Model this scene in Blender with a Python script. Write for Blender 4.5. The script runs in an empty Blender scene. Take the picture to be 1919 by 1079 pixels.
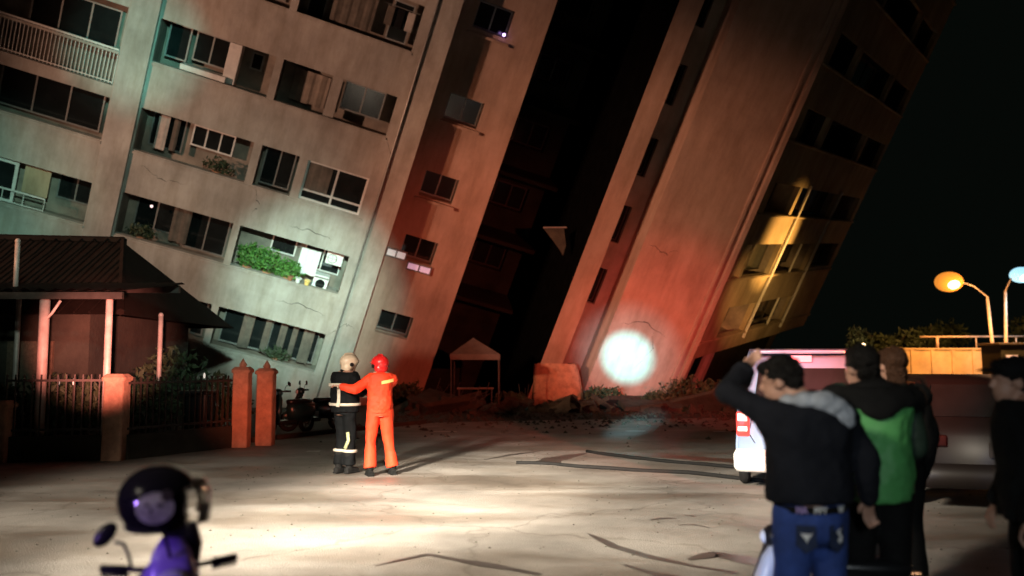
import bpy, bmesh, math, random
from mathutils import Vector, Matrix, Quaternion, noise
random.seed(7)
R = math.radians
sc = bpy.context.scene
col = sc.collection
# ------------------------------------------------------------------ camera, world, exposure
PITCH = math.atan(140/1600)
CAM = Vector((0, 0, 1.65))
cd = bpy.data.cameras.new('camera'); cam = bpy.data.objects.new('camera', cd); col.objects.link(cam)
cam.location = CAM; cam.rotation_euler = (R(90)+PITCH, 0, 0)
cd.sensor_width = 36; cd.lens = 1600/1919*36; cd.clip_end = 600; cd.clip_start = .05
cd.dof.use_dof = True; cd.dof.focus_distance = 12.8
cd.dof.aperture_fstop = (cd.lens/1000)/0.034
sc.camera = cam
wd = bpy.data.worlds.new('World'); sc.world = wd; wd.use_nodes = True
wd.node_tree.nodes['Background'].inputs[0].default_value = (.55, .8, .6, 1)
wd.node_tree.nodes['Background'].inputs[1].default_value = .003
sc.view_settings.view_transform = 'Standard'; sc.view_settings.look = 'None'
sc.view_settings.exposure = 0; sc.view_settings.gamma = 1; sc.view_settings.use_curve_mapping = False

def P(px, py, Y):
    """point at distance Y seen at photograph pixel (px,py): used to measure positions"""
    x = (px-959.5)/1600; y = (539.5-py)/1600
    c, s = math.cos(PITCH), math.sin(PITCH)
    q = Vector((x, c-y*s, s+y*c)); q = q/q.y*Y
    return CAM+q
def G(px, py, z=0.0):
    x = (px-959.5)/1600; y = (539.5-py)/1600
    c, s = math.cos(PITCH), math.sin(PITCH)
    q = Vector((x, c-y*s, s+y*c)); t = (z-CAM.z)/q.z
    return CAM+q*t

# ------------------------------------------------------------------ lights (night: vehicle floodlights, beacons, street lamps, added fills)
def spot(name, loc, tgt, col_, power, half, blend=1.0, size=.15):
    l = bpy.data.lights.new(name, 'SPOT'); l.color = col_; l.energy = power
    l.spot_size = 2*R(half); l.spot_blend = blend; l.shadow_soft_size = size
    o = bpy.data.objects.new(name, l); col.objects.link(o); o.location = loc
    o.rotation_euler = (Vector(tgt)-Vector(loc)).to_track_quat('-Z', 'Y').to_euler()
    return o
def point(name, loc, col_, power, size=.2):
    l = bpy.data.lights.new(name, 'POINT'); l.color = col_; l.energy = power; l.shadow_soft_size = size
    o = bpy.data.objects.new(name, l); col.objects.link(o); o.location = loc
    return o
BR = Vector((0.93533444, 0.2489382, -0.25135484)); BD = Vector((-0.13119586, 0.90393732, 0.40704418)); BU = Vector((0.32853786, -0.34774573, 0.87814337))
BO = Vector((-6.61517924, 32.389375, 0))
def B(a, s, h): return BO+BR*a+BD*s+BU*h
SOD = (1, .46, .2)
spot('sodium_light', (-23, 3, 8.5), B(-2, 0, 8.5), (1, .53, .36), 19500, 20, .7, .4)
spot('sodium_light', (-21, 1, 8), B(9, 0, 9), (1, .42, .22), 32000, 13, 1, .3)
for tx, ty, pw in ((-5.0, 9.6, 20000), (-1.4, 10.1, 120000), (1.8, 10.1, 44000), (4.0, 10.0, 14000)):
    spot('floodlight', (-6.5, -3, 6), (tx, ty, 0), (1, .87, .70), pw, 9.5, 1, .7)
spot('floodlight', (.5, -4, 8), (-.9, 11.9, 0), (1, .85, .7), 17000, 7.5, 1, .8)  # added fill to lift the firefighters' shadows; no known lamp there
spot('floodlight', (-6.5, -3, 6), (-2.3, 12.9, 1.2), (1, .85, .7), 11000, 4.5, 1, .7)
spot('searchlight', (.5, -2, 6), B(-2.1, 0, 3.9), (.62, 1, .86), 85000, 6.8, 1, .2)
spot('searchlight', (.5, -2, 6), B(-7, 0, 3.4), (.7, 1, .85), 9000, 14, 1, .3)
spot('searchlight', (.5, -2, 6), B(-9.4, 0, 10.6), (.3, 1, .85), 30000, 4.6, 1, .1)
spot('searchlight', (.5, -2, 6), B(-12.6, 0, 4.6), (.45, 1, .8), 17000, 6, 1, .1)
spot('searchlight', (-2, 1, 2.4), B(10.1, 0, 5.0), (.16, .85, 1), 420000, 2.1, 1, .04)
spot('searchlight', (-2, 1, 2.4), B(10.1, 0, 5.0), (.5, .95, 1), 38000, 4.2, 1, .04)
spot('searchlight', (-2, 1, 2.4), G(1190, 797), (.5, .9, 1), 60000, 1.9, 1, .04)
spot('beacon_light', (6, 3, 3.2), B(11.4, 0, 5.6), (1, .10, .08), 26000, 10, 1, .1)
spot('beacon_light', (5, 4, 2.6), B(5.5, 0, 3.4), (1, .14, .07), 12000, 20, 1, .1)
spot('beacon_light', (-1.0, 1.5, 1.6), P(190, 640, 14.75), (1, .3, .22), 60000, 5, 1, .1)
spot('beacon_light', (-1.0, 1.5, 1.6), P(470, 760, 17), (1, .2, .1), 9000, 4, 1, .1)
def T5L(a, d, h):
    c, sn = math.cos(R(46)), math.sin(R(46)); return B(12.5+a*c-d*sn, a*sn+d*c, h)
spot('balcony_light', T5L(6.5, -7, 8.2), T5L(5.0, 0, 10.5), (1, .5, .12), 9500, 19, 1, .1)
spot('balcony_light', P(1760, 660, 20), B(16.2, 3.8, 8.0), (1, .55, .16), 9000, 11, 1, .3)
spot('violet_light', (-3.2, .6, .9), (-1.5, 3.4, .88), (.4, .22, 1), 230, 9, 1, .06)
spot('blue_light', (.2, 3.2, 1.2), P(1395, 850, 11), (.3, .6, 1), 700, 4, 1, .08)
spot('blue_light', (-1.2, 1.6, .6), P(1412, 1025, 4.9), (.3, .45, 1), 500, 5, 1, .05)
spot('beacon_light', (3, 5.5, 3.6), P(1480, 655, 10.9), (1, .16, .22), 2600, 8, 1, .05)
spot('phone_light', (.3, -1.2, 2.2), (2.0, 4.8, 1.0), (.85, .95, 1), 330, 14, 1, .25)  # added fill from near the camera to brighten the men at right
spot('sodium_light', P(1990, 560, 16), P(1790, 960, 8.5), (1, .5, .25), 900, 14, 1, .2)

# ------------------------------------------------------------------ materials
def mat(name, rgb, rough=.7, metal=0, var=.25, scale=6, bump=0, bscale=40, emit=None, estr=0, spec=.5, coat=0, detail=6, lo=None, stretch=None, trans=0):
    m = bpy.data.materials.new(name); m.use_nodes = True
    nt = m.node_tree; p = nt.nodes['Principled BSDF']
    p.inputs['Roughness'].default_value = rough; p.inputs['Metallic'].default_value = metal
    p.inputs['Specular IOR Level'].default_value = spec; p.inputs['Coat Weight'].default_value = coat
    p.inputs['Transmission Weight'].default_value = trans
    p.inputs['Base Color'].default_value = (*rgb, 1)
    if emit: p.inputs['Emission Color'].default_value = (*emit, 1); p.inputs['Emission Strength'].default_value = estr
    if var or bump:
        tc = nt.nodes.new('ShaderNodeTexCoord'); mp = nt.nodes.new('ShaderNodeMapping')
        nt.links.new(tc.outputs['Object'], mp.inputs[0])
        if stretch: mp.inputs['Scale'].default_value = stretch
    if var:
        n = nt.nodes.new('ShaderNodeTexNoise'); n.inputs['Scale'].default_value = scale; n.inputs['Detail'].default_value = detail
        n.inputs['Roughness'].default_value = .65
        nt.links.new(mp.outputs[0], n.inputs['Vector'])
        r = nt.nodes.new('ShaderNodeValToRGB'); e = r.color_ramp.elements
        e[0].position = .34; e[1].position = .66
        lo = lo or tuple(c*(1-var) for c in rgb)
        e[0].color = (*lo, 1); e[1].color = (*[min(1, c*(1+var*.4)) for c in rgb], 1)
        nt.links.new(n.outputs['Fac'], r.inputs[0]); nt.links.new(r.outputs[0], p.inputs['Base Color'])
    if bump:
        n2 = nt.nodes.new('ShaderNodeTexNoise'); n2.inputs['Scale'].default_value = bscale; n2.inputs['Detail'].default_value = 5
        nt.links.new(mp.outputs[0], n2.inputs['Vector'])
        b = nt.nodes.new('ShaderNodeBump'); b.inputs['Strength'].default_value = bump; b.inputs['Distance'].default_value = .02
        nt.links.new(n2.outputs['Fac'], b.inputs['Height']); nt.links.new(b.outputs[0], p.inputs['Normal'])
    return m
def facade_mat(name, rgb, var=.3):
    """rendered concrete with rain streaks running down the storeys and fine tile joints"""
    m = mat(name, rgb, .85, 0, var, .5, .35, 9)
    nt = m.node_tree; p = nt.nodes['Principled BSDF']
    tc = nt.nodes.new('ShaderNodeTexCoord'); mp = nt.nodes.new('ShaderNodeMapping'); mp.inputs['Scale'].default_value = (1.3, 1.3, .3)
    nt.links.new(tc.outputs['Object'], mp.inputs[0])
    n = nt.nodes.new('ShaderNodeTexNoise'); n.inputs['Scale'].default_value = 1.4; n.inputs['Detail'].default_value = 8; n.inputs['Roughness'].default_value = .7
    nt.links.new(mp.outputs[0], n.inputs['Vector'])
    r = nt.nodes.new('ShaderNodeValToRGB'); r.color_ramp.elements[0].position = .34; r.color_ramp.elements[1].position = .6
    r.color_ramp.elements[0].color = (.66, .62, .56, 1); r.color_ramp.elements[1].color = (1, 1, 1, 1)
    nt.links.new(n.outputs['Fac'], r.inputs[0])
    mx = nt.nodes.new('ShaderNodeMix'); mx.data_type = 'RGBA'; mx.blend_type = 'MULTIPLY'; mx.inputs[0].default_value = .85
    old = p.inputs['Base Color'].links[0].from_socket
    nt.links.new(old, mx.inputs[6]); nt.links.new(r.outputs[0], mx.inputs[7]); nt.links.new(mx.outputs[2], p.inputs['Base Color'])
    return m
M = {}
M['facade'] = facade_mat('rendered_facade', (.40, .37, .33))
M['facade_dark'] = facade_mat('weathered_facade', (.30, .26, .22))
M['tile_red'] = facade_mat('pink_tiled_wall', (.40, .27, .21), .22)
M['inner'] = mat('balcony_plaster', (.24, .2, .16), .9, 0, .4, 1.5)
M['yellow'] = facade_mat('cream_render', (.42, .34, .22), .3)
M['void'] = mat('soot_grey_render', (.028, .028, .022), .9, 0, .5, .7, spec=.1)  # shade of the courtyard and recesses put into a very dark colour
M['white_frame'] = mat('white_aluminium', (.62, .6, .56), .45, 0, .15, 5)
M['grey_frame'] = mat('grey_aluminium', (.28, .27, .25), .4, .4, .15, 5)
M['glass'] = mat('dark_glass', (.012, .014, .014), .12, 0, .3, 2, spec=.6)
M['curtain'] = mat('faded_curtain', (.12, .1, .08), .9, 0, .4, 3)
M['curtain2'] = mat('pale_curtain', (.42, .38, .34), .9, 0, .3, 3)
M['white'] = mat('white_enamel', (.72, .74, .72), .4, 0, .12, 8)
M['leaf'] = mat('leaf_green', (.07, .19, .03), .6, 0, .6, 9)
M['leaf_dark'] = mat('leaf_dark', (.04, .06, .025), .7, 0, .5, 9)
M['bark'] = mat('bark', (.10, .07, .045), .9, 0, .4, 12, .5)
M['pot'] = mat('terracotta', (.32, .14, .07), .8, 0, .3, 8)
M['concrete'] = mat('concrete', (.34, .31, .27), .9, 0, .35, 3, .6, 20)
M['rubble'] = mat('dirty_rubble', (.045, .04, .028), .95, 0, .5, 3, .8, 12)
M['brick'] = mat('reddish_render', (.42, .24, .16), .9, 0, .35, 5, .5, 20)
M['roof'] = mat('dark_roof', (.012, .008, .006), .9, 0, .4, 3, .3, spec=.1)
M['darkmetal'] = mat('dark_metal', (.045, .035, .03), .55, .3, .3, 6)
M['steel'] = mat('painted_steel', (.5, .4, .36), .5, .1, .25, 5)
M['black'] = mat('black_plastic', (.012, .012, .013), .35, 0, .2, 12)
M['rubber'] = mat('rubber', (.015, .015, .015), .8, 0, .2, 20, spec=.12)
M['glossblack'] = mat('gloss_black_shell', (.008, .007, .01), .12, 0, .2, 4, coat=.6)
M['chrome'] = mat('chrome', (.6, .6, .62), .15, 1, .1, 4)
M['lilac'] = mat('lilac_paint', (.42, .3, .8), .25, 0, .15, 4, coat=.5)
M['palepaint'] = mat('pale_blue_white_paint', (.66, .72, .8), .28, 0, .1, 4, coat=.5)
M['tealpaint'] = mat('teal_paint', (.012, .04, .045), .3, 0, .2, 4, coat=.5)
M['vanpaint'] = mat('pale_blue_van_paint', (.17, .27, .42), .25, 0, .08, 2, coat=.6)
M['carpaint'] = mat('dark_brown_paint', (.012, .008, .007), .5, 0, .15, 2)
M['redlens'] = mat('red_lens', (.5, .02, .02), .2, 0, .3, 30, emit=(1, .12, .1), estr=.8)
M['dimred'] = mat('dim_red_lens', (.012, .002, .002), .3, 0, .3, 30)
M['clearlens'] = mat('clear_lens', (.85, .9, .95), .1, 0, .1, 20, spec=.8)
M['skin'] = mat('skin', (.42, .23, .16), .55, 0, .15, 14)
M['hair'] = mat('black_hair', (.008, .007, .006), .55, 0, .4, 60, .8, 120, stretch=(1, 1, .2), spec=.12)
M['hair_brown'] = mat('brown_hair', (.06, .028, .015), .5, 0, .4, 60, .8, 120, stretch=(1, 1, .2), spec=.12)
M['navy'] = mat('black_navy_cloth', (.010, .011, .015), .85, 0, .3, 5, .9, 9, spec=.12)
M['blackcloth'] = mat('black_cloth', (.008, .008, .008), .85, 0, .3, 5, .9, 9, spec=.12)
M['green'] = mat('green_shell_cloth', (.09, .36, .10), .6, 0, .22, 4, .9, 8)
M['darkgreen'] = mat('dark_green_cloth', (.012, .03, .018), .7, 0, .3, 5, .9, 9)
M['denim'] = mat('blue_denim', (.025, .06, .25), .85, 0, .45, 5, 1, 10)
M['greyhood'] = mat('grey_fleece', (.4, .43, .47), .95, 0, .25, 14, .9, 30)
M['orange'] = mat('orange_coverall', (.75, .038, .004), .75, 0, .22, 5, 1, 9)
M['bunker'] = mat('dark_turnout_cloth', (.006, .007, .008), .8, 0, .3, 6, .9, 12, spec=.12)
M['tape'] = mat('reflective_tape', (.62, .56, .46), .4, 0, .2, 18)
M['tapey'] = mat('yellow_reflective_tape', (.85, .6, .2), .4, 0, .2, 18)
M['helmet_cream'] = mat('cream_helmet_shell', (.85, .68, .5), .3, 0, .08, 6, coat=.3)
M['helmet_red'] = mat('red_helmet_shell', (.75, .02, .02), .3, 0, .08, 6, coat=.3)
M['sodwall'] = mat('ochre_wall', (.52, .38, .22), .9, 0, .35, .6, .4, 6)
M['mark_white'] = mat('white_print', (.75, .74, .72), .7, 0, .25, 60)
M['mark_violet'] = mat('violet_print', (.42, .3, .62), .7, 0, .25, 60)
M['fabric_white'] = mat('pale_canvas', (.12, .09, .08), .8, 0, .3, 3)

def road_mat():
    m = mat('asphalt', (.27, .25, .225), .75, 0, .35, .7, .5, 60)
    nt = m.node_tree; p = nt.nodes['Principled BSDF']
    tc = nt.nodes.new('ShaderNodeTexCoord')
    mp = nt.nodes.new('ShaderNodeMapping'); mp.inputs['Scale'].default_value = (.35, .9, 1); mp.inputs['Rotation'].default_value = (0, 0, .35)
    nt.links.new(tc.outputs['Object'], mp.inputs[0])
    n = nt.nodes.new('ShaderNodeTexNoise'); n.inputs['Scale'].default_value = .9; n.inputs['Detail'].default_value = 9; n.inputs['Roughness'].default_value = .62; n.inputs['Distortion'].default_value = .6
    nt.links.new(mp.outputs[0], n.inputs['Vector'])
    r = nt.nodes.new('ShaderNodeValToRGB'); r.color_ramp.elements[0].position = .38; r.color_ramp.elements[1].position = .56
    r.color_ramp.elements[0].color = (.66, .61, .56, 1); r.color_ramp.elements[1].color = (1, 1, 1, 1)
    nt.links.new(n.outputs['Fac'], r.inputs[0])
    # fine aggregate
    n3 = nt.nodes.new('ShaderNodeTexNoise'); n3.inputs['Scale'].default_value = 90; n3.inputs['Detail'].default_value = 3
    nt.links.new(tc.outputs['Object'], n3.inputs['Vector'])
    r3 = nt.nodes.new('ShaderNodeValToRGB'); r3.color_ramp.elements[0].position = .3; r3.color_ramp.elements[1].position = .6
    r3.color_ramp.elements[0].color = (.72, .72, .72, 1); r3.color_ramp.elements[1].color = (1, 1, 1, 1)
    nt.links.new(n3.outputs['Fac'], r3.inputs[0])
    # thin cracks
    v = nt.nodes.new('ShaderNodeTexVoronoi'); v.feature = 'DISTANCE_TO_EDGE'; v.inputs['Scale'].default_value = .33
    mpv = nt.nodes.new('ShaderNodeMapping'); nt.links.new(tc.outputs['Object'], mpv.inputs[0])
    na = nt.nodes.new('ShaderNodeTexNoise'); na.inputs['Scale'].default_value = 1.6; na.inputs['Detail'].default_value = 6
    nt.links.new(tc.outputs['Object'], na.inputs['Vector'])
    va = nt.nodes.new('ShaderNodeVectorMath'); va.operation = 'ADD'
    nt.links.new(mpv.outputs[0], va.inputs[0]); nt.links.new(na.outputs['Color'], va.inputs[1])
    nt.links.new(va.outputs[0], v.inputs['Vector'])
    rv = nt.nodes.new('ShaderNodeValToRGB'); rv.color_ramp.elements[0].position = .0; rv.color_ramp.elements[1].position = .012
    rv.color_ramp.elements[0].color = (.7, .68, .66, 1); rv.color_ramp.elements[1].color = (1, 1, 1, 1)
    nt.links.new(v.outputs['Distance'], rv.inputs[0])
    cur = p.inputs['Base Color'].links[0].from_socket
    for s in (r, r3, rv):
        mx = nt.nodes.new('ShaderNodeMix'); mx.data_type = 'RGBA'; mx.blend_type = 'MULTIPLY'; mx.inputs[0].default_value = 1
        nt.links.new(cur, mx.inputs[6]); nt.links.new(s.outputs[0], mx.inputs[7]); cur = mx.outputs[2]
    nt.links.new(cur, p.inputs['Base Color'])
    rr = nt.nodes.new('ShaderNodeMapRange'); rr.inputs['From Min'].default_value = .38; rr.inputs['From Max'].default_value = .56
    rr.inputs['To Min'].default_value = .45; rr.inputs['To Max'].default_value = .85
    nt.links.new(n.outputs['Fac'], rr.inputs['Value']); nt.links.new(rr.outputs[0], p.inputs['Roughness'])
    return m
M['road'] = road_mat()
M['earth'] = mat('dark_earth', (.03, .026, .018), .95, 0, .5, 1.2, .8, 12)
M['wet'] = mat('wet_tar', (.075, .066, .06), .35, 0, .3, 3, .3, 30)
M['paint'] = mat('worn_road_paint', (.5, .48, .44), .7, 0, .5, 5)

# ------------------------------------------------------------------ mesh helpers
class MB:
    def __init__(s): s.bm = bmesh.new()
    def box(s, c, d, rot=None, bev=0):
        b = bmesh.new(); bmesh.ops.create_cube(b, size=1)
        bmesh.ops.scale(b, vec=Vector(d), verts=b.verts)
        if bev: bmesh.ops.bevel(b, geom=list(b.edges), offset=bev, segments=2, profile=.5, affect='EDGES')
        if rot is not None: bmesh.ops.transform(b, matrix=rot if isinstance(rot, Matrix) else Matrix.Rotation(rot, 4, 'Z'), verts=b.verts)
        bmesh.ops.translate(b, vec=Vector(c), verts=b.verts); s.add(b); return s
    def add(s, b):
        me = bpy.data.meshes.new('t'); b.to_mesh(me); b.free(); s.bm.from_mesh(me); bpy.data.meshes.remove(me)
    def box2(s, a, b, bev=0):
        a = Vector(a); b = Vector(b); return s.box((a+b)/2, [abs(x) for x in (b-a)], None, bev)
    def quad(s, *ps):
        s.bm.faces.new([s.bm.verts.new(p) for p in ps]); return s
    def tube(s, pts, rad, n=8, sx=1.0, ax=None, cap=True):
        """tube through pts; rad float or list; sx squashes the section along ax"""
        pts = [Vector(p) for p in pts]; N = len(pts)
        if not hasattr(rad, '__len__'): rad = [rad]*N
        rings = []; prev = None
        for i, p in enumerate(pts):
            t = (pts[min(i+1, N-1)]-pts[max(i-1, 0)]).normalized()
            if prev is None:
                ref = Vector(ax) if ax is not None else (Vector((0, 0, 1)) if abs(t.z) < .9 else Vector((1, 0, 0)))
                x = (ref-t*ref.dot(t)).normalized()
            else: x = (prev-t*prev.dot(t)).normalized()
            prev = x; y = t.cross(x)
            r = rad[i]; rx, ry = (r if hasattr(r, '__len__') else (r*sx, r))
            rings.append([s.bm.verts.new(p+x*math.cos(2*math.pi*k/n)*rx+y*math.sin(2*math.pi*k/n)*ry) for k in range(n)])
        for i in range(N-1):
            for k in range(n):
                s.bm.faces.new((rings[i][k], rings[i][(k+1) % n], rings[i+1][(k+1) % n], rings[i+1][k]))
        if cap:
            s.bm.faces.new(list(reversed(rings[0]))); s.bm.faces.new(rings[-1])
        return s
    def ball(s, c, r, seg=16, rot=None):
        b = bmesh.new(); bmesh.ops.create_uvsphere(b, u_segments=seg, v_segments=max(8, seg*2//3), radius=1)
        bmesh.ops.scale(b, vec=Vector(r if hasattr(r, '__len__') else (r, r, r)), verts=b.verts)
        if rot is not None: bmesh.ops.transform(b, matrix=rot, verts=b.verts)
        bmesh.ops.translate(b, vec=Vector(c), verts=b.verts); s.add(b); return s
    def torus(s, c, R_, r_, axis='X', n=32, k=10, arc=1.0, sq=1.0):
        pts = []
        for i in range(n+1):
            t = 2*math.pi*arc*i/n; q = (0, math.cos(t)*R_, math.sin(t)*R_) if axis == 'X' else ((math.cos(t)*R_, 0, math.sin(t)*R_) if axis == 'Y' else (math.cos(t)*R_, math.sin(t)*R_, 0))
            pts.append(Vector(c)+Vector(q))
        return s.tube(pts, r_, k)
    def loft(s, secs, n=20, cap=True):
        """secs: (centre, rx, ry, optional rotation about z): horizontal ellipses stacked"""
        rings = []
        for q in secs:
            c, rx, ry = Vector(q[0]), q[1], q[2]; a = q[3] if len(q) > 3 else 0; e = q[4] if len(q) > 4 else 1.0
            ring = []
            for k in range(n):
                t = 2*math.pi*k/n; ct, st = math.cos(t), math.sin(t)
                x = rx*math.copysign(abs(ct)**e, ct); y = ry*math.copysign(abs(st)**e, st)
                ring.append(s.bm.verts.new(c+Vector((x*math.cos(a)-y*math.sin(a), x*math.sin(a)+y*math.cos(a), 0))))
            rings.append(ring)
        for i in range(len(rings)-1):
            for k in range(n): s.bm.faces.new((rings[i][k], rings[i][(k+1) % n], rings[i+1][(k+1) % n], rings[i+1][k]))
        if cap: s.bm.faces.new(list(reversed(rings[0]))); s.bm.faces.new(rings[-1])
        return s
    def build(s, name, m, parent=None, smooth=False, rep=True):
        me = bpy.data.meshes.new(name)
        if rep: bmesh.ops.recalc_face_normals(s.bm, faces=s.bm.faces)
        s.bm.to_mesh(me); s.bm.free()
        if smooth: me.polygons.foreach_set('use_smooth', [True]*len(me.polygons))
        me.materials.append(m)
        o = bpy.data.objects.new(name, me); col.objects.link(o)
        if parent: o.parent = parent
        return o
def tag(o, label=None, cat=None, group=None, kind=None):
    if label: o['label'] = label
    if cat: o['category'] = cat
    if group: o['group'] = group
    if kind: o['kind'] = kind
    return o
def thing(name, label, cat, loc=(0, 0, 0), rotz=0, group=None, mtx=None):
    o = bpy.data.objects.new(name, None); col.objects.link(o); o.empty_display_size = .2
    if mtx is not None: o.matrix_world = mtx
    else: o.location = loc; o.rotation_euler = (0, 0, rotz)
    return tag(o, label, cat, group)
def dup(o, parent=None):
    c = o.copy(); col.objects.link(c); c.parent = parent
    for ch in list(o.children): dup(ch, c)
    return c
def remesh(o, voxel, smooth=4, fac=.5):
    m = o.modifiers.new('r', 'REMESH'); m.mode = 'VOXEL'; m.voxel_size = voxel; m.use_smooth_shade = True
    if smooth:
        m2 = o.modifiers.new('s', 'SMOOTH'); m2.iterations = smooth; m2.factor = fac
    dg = bpy.context.evaluated_depsgraph_get(); dg.update()
    me = bpy.data.meshes.new_from_object(o.evaluated_get(dg))
    me.polygons.foreach_set('use_smooth', [True]*len(me.polygons))
    old = o.data; o.modifiers.clear(); o.data = me; bpy.data.meshes.remove(old)
    return o
def wobble(o, amp, freq, seed=0):
    for v in o.data.vertices:
        q = v.co*freq+Vector((seed, seed*2, 0))
        v.co += noise.noise_vector(q)*amp
    return o

# ------------------------------------------------------------------ the setting: road, verge, markings, puddles
def sheet(name, pts, z, m, kind='structure', sub=0):
    mb = MB(); vs = [mb.bm.verts.new((p[0], p[1], z)) for p in pts]; mb.bm.faces.new(vs)
    o = mb.build(name, m); o['kind'] = kind; return o
sheet('ground', [(-250, -60), (250, -60), (250, 350), (-250, 350)], -.02, M['earth'])
sheet('road', [(-60, -20), (60, -20), (60, 27.5), (14, 27), (4, 25.5), (-2, 24), (-4.5, 20), (-7.2, 15.3), (-9, 14.1), (-60, 13.2)], 0, M['road'])
def blob_sheet(name, cpts, widths, z, m):
    """irregular streak along a path"""
    mb = MB(); L = []; Rr = []
    pts = [Vector((p[0], p[1], z)) for p in cpts]
    fine = []
    for i in range(len(pts)-1):
        for k in range(8):
            t = k/8; fine.append((pts[i].lerp(pts[i+1], t), widths[i]*(1-t)+widths[i+1]*t))
    fine.append((pts[-1], widths[-1]))
    for i, (p, w) in enumerate(fine):
        a = fine[max(i-1, 0)][0]; b = fine[min(i+1, len(fine)-1)][0]; t = (b-a).normalized(); n = Vector((-t.y, t.x, 0))
        w1 = w*(.6+.8*abs(noise.noise(p*2.1))); w2 = w*(.6+.8*abs(noise.noise(p*1.7+Vector((9, 3, 0)))))
        L.append(mb.bm.verts.new(p+n*w1)); Rr.append(mb.bm.verts.new(p-n*w2))
    for i in range(len(L)-1): mb.bm.faces.new((L[i], Rr[i], Rr[i+1], L[i+1]))
    o = mb.build(name, m); o['kind'] = 'structure'; return o
for i, (pp, ww) in enumerate([
    ([(975, 868), (1020, 866), (1060, 856), (1100, 849)], [.02, .28, .22, .03]),
    ([(1100, 846), (1180, 850), (1290, 858), (1400, 866)], [.02, .3, .4, .35]),
    ([(905, 862), (960, 852), (1010, 846)], [.01, .08, .01]),
    ([(1218, 975), (1240, 972), (1268, 972)], [.01, .05, .01]),
    ([(1282, 966), (1302, 968)], [.01, .025]),
    ([(1100, 1000), (1150, 1025), (1220, 1045), (1300, 1062), (1380, 1075)], [.01, .09, .07, .05, .05]),
    ([(1270, 985), (1300, 984), (1330, 990)], [.01, .02, .01]),
    ([(1290, 1050), (1340, 1040), (1400, 1052), (1450, 1060)], [.02, .12, .16, .1]),
    ([(700, 1062), (800, 1040), (920, 1062), (1010, 1078)], [.01, .05, .07, .05]),
    ([(1170, 1060), (1230, 1078), (1300, 1090)], [.02, .07, .08]),
]):
    blob_sheet('wet_patch', [G(*p) for p in pp], ww, .004+.0008*i, M['wet'])
for i, (x0, x1, y) in enumerate([(812, 856, 809), (1172, 1210, 808), (1336, 1362, 809), (576, 600, 846)]):
    a = G(x0, y); b = G(x1, y); mb = MB(); mb.quad((a.x, a.y-.12, .008), (b.x, b.y-.12, .008), (b.x, b.y+.12, .008), (a.x, a.y+.12, .008))
    o = mb.build('road_marking', M['paint']); o['kind'] = 'structure'
# kerb along the garden fence
mb = MB()
for a, b in [((-30, 13.4), (-9, 14.05)), ((-9, 14.05), (-7.0, 15.3)), ((-7.0, 15.3), (-4.6, 19.6)), ((-4.6, 19.6), (-2.4, 23.6))]:
    a = Vector((*a, 0)); b = Vector((*b, 0)); d = b-a; ang = math.atan2(d.y, d.x)
    mb.box((a+b)/2+Vector((0, 0, .04)), (d.length, .16, .12), ang, .015)
mb.build('kerb', M['rubble'])['kind'] = 'structure'
# fallen cables on the road
for (pp, lab) in [([(968, 869, .02), (1040, 872, .02), (1130, 880, .03), (1215, 884, .02), (1290, 889, .03), (1440, 905, .02)], 'long dark cable lying across the lit road, nearer one reaching the van'),
                  ([(1100, 848, .02), (1180, 860, .03), (1290, 870, .02), (1380, 878, .03), (1450, 881, .02)], 'dark cable lying behind the longer one, at the edge of the lit road')]:
    pts = [G(x, y)+Vector((0, 0, z)) for x, y, z in pp]
    fine = []
    for i in range(len(pts)-1):
        for k in range(6):
            q = pts[i].lerp(pts[i+1], k/6); q.y += noise.noise(q*1.3)*.12; fine.append(q)
    fine.append(pts[-1])
    tag(MB().tube(fine, .03, 8).build('fallen_cable', M['rubber'], smooth=True), lab, 'cable', 'cables fallen on the road')

# ------------------------------------------------------------------ the leaning apartment block (built square in its own frame, then leaned over)
BM = Matrix(((BR.x, BD.x, BU.x, BO.x), (BR.y, BD.y, BU.y, BO.y), (BR.z, BD.z, BU.z, BO.z), (0, 0, 0, 1)))
bld = thing('apartment_block', 'leaning apartment block tilted over the street with crushed ground floor', 'building', mtx=BM)
def wall(name, a0, a1, h0, h1, holes, m, s=0, th=0, org=0, depth=.22, parent=bld):
    """wall sheet with reveals; th turns it about a vertical axis through a=org"""
    A = sorted({a0, a1, *[x for h in holes for x in (h[0], h[1])]}); H = sorted({h0, h1, *[x for h in holes for x in (h[2], h[3])]})
    c, sn = math.cos(R(th)), math.sin(R(th))
    def tr(a, d, h):
        return Vector((org+a*c-d*sn, s+a*sn+d*c, h)) if th else Vector((a, s+d, h))
    mb = MB()
    def inh(a, h): return any(q[0] < a < q[1] and q[2] < h < q[3] for q in holes)
    vs = {}
    def V(a, h):
        if (a, h) not in vs: vs[(a, h)] = mb.bm.verts.new(tr(a, 0, h))
        return vs[(a, h)]
    for i in range(len(A)-1):
        for j in range(len(H)-1):
            if not inh((A[i]+A[i+1])/2, (H[j]+H[j+1])/2):
                mb.bm.faces.new((V(A[i], H[j]), V(A[i+1], H[j]), V(A[i+1], H[j+1]), V(A[i], H[j+1])))
    for q in holes:
        for (p1, p2) in (((q[0], q[2]), (q[1], q[2])), ((q[1], q[2]), (q[1], q[3])), ((q[1], q[3]), (q[0], q[3])), ((q[0], q[3]), (q[0], q[2]))):
            mb.quad(tr(p1[0], 0, p1[1]), tr(p2[0], 0, p2[1]), tr(p2[0], depth, p2[1]), tr(p1[0], depth, p1[1]))
    return mb.build(name, m, parent, rep=False), tr
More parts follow.
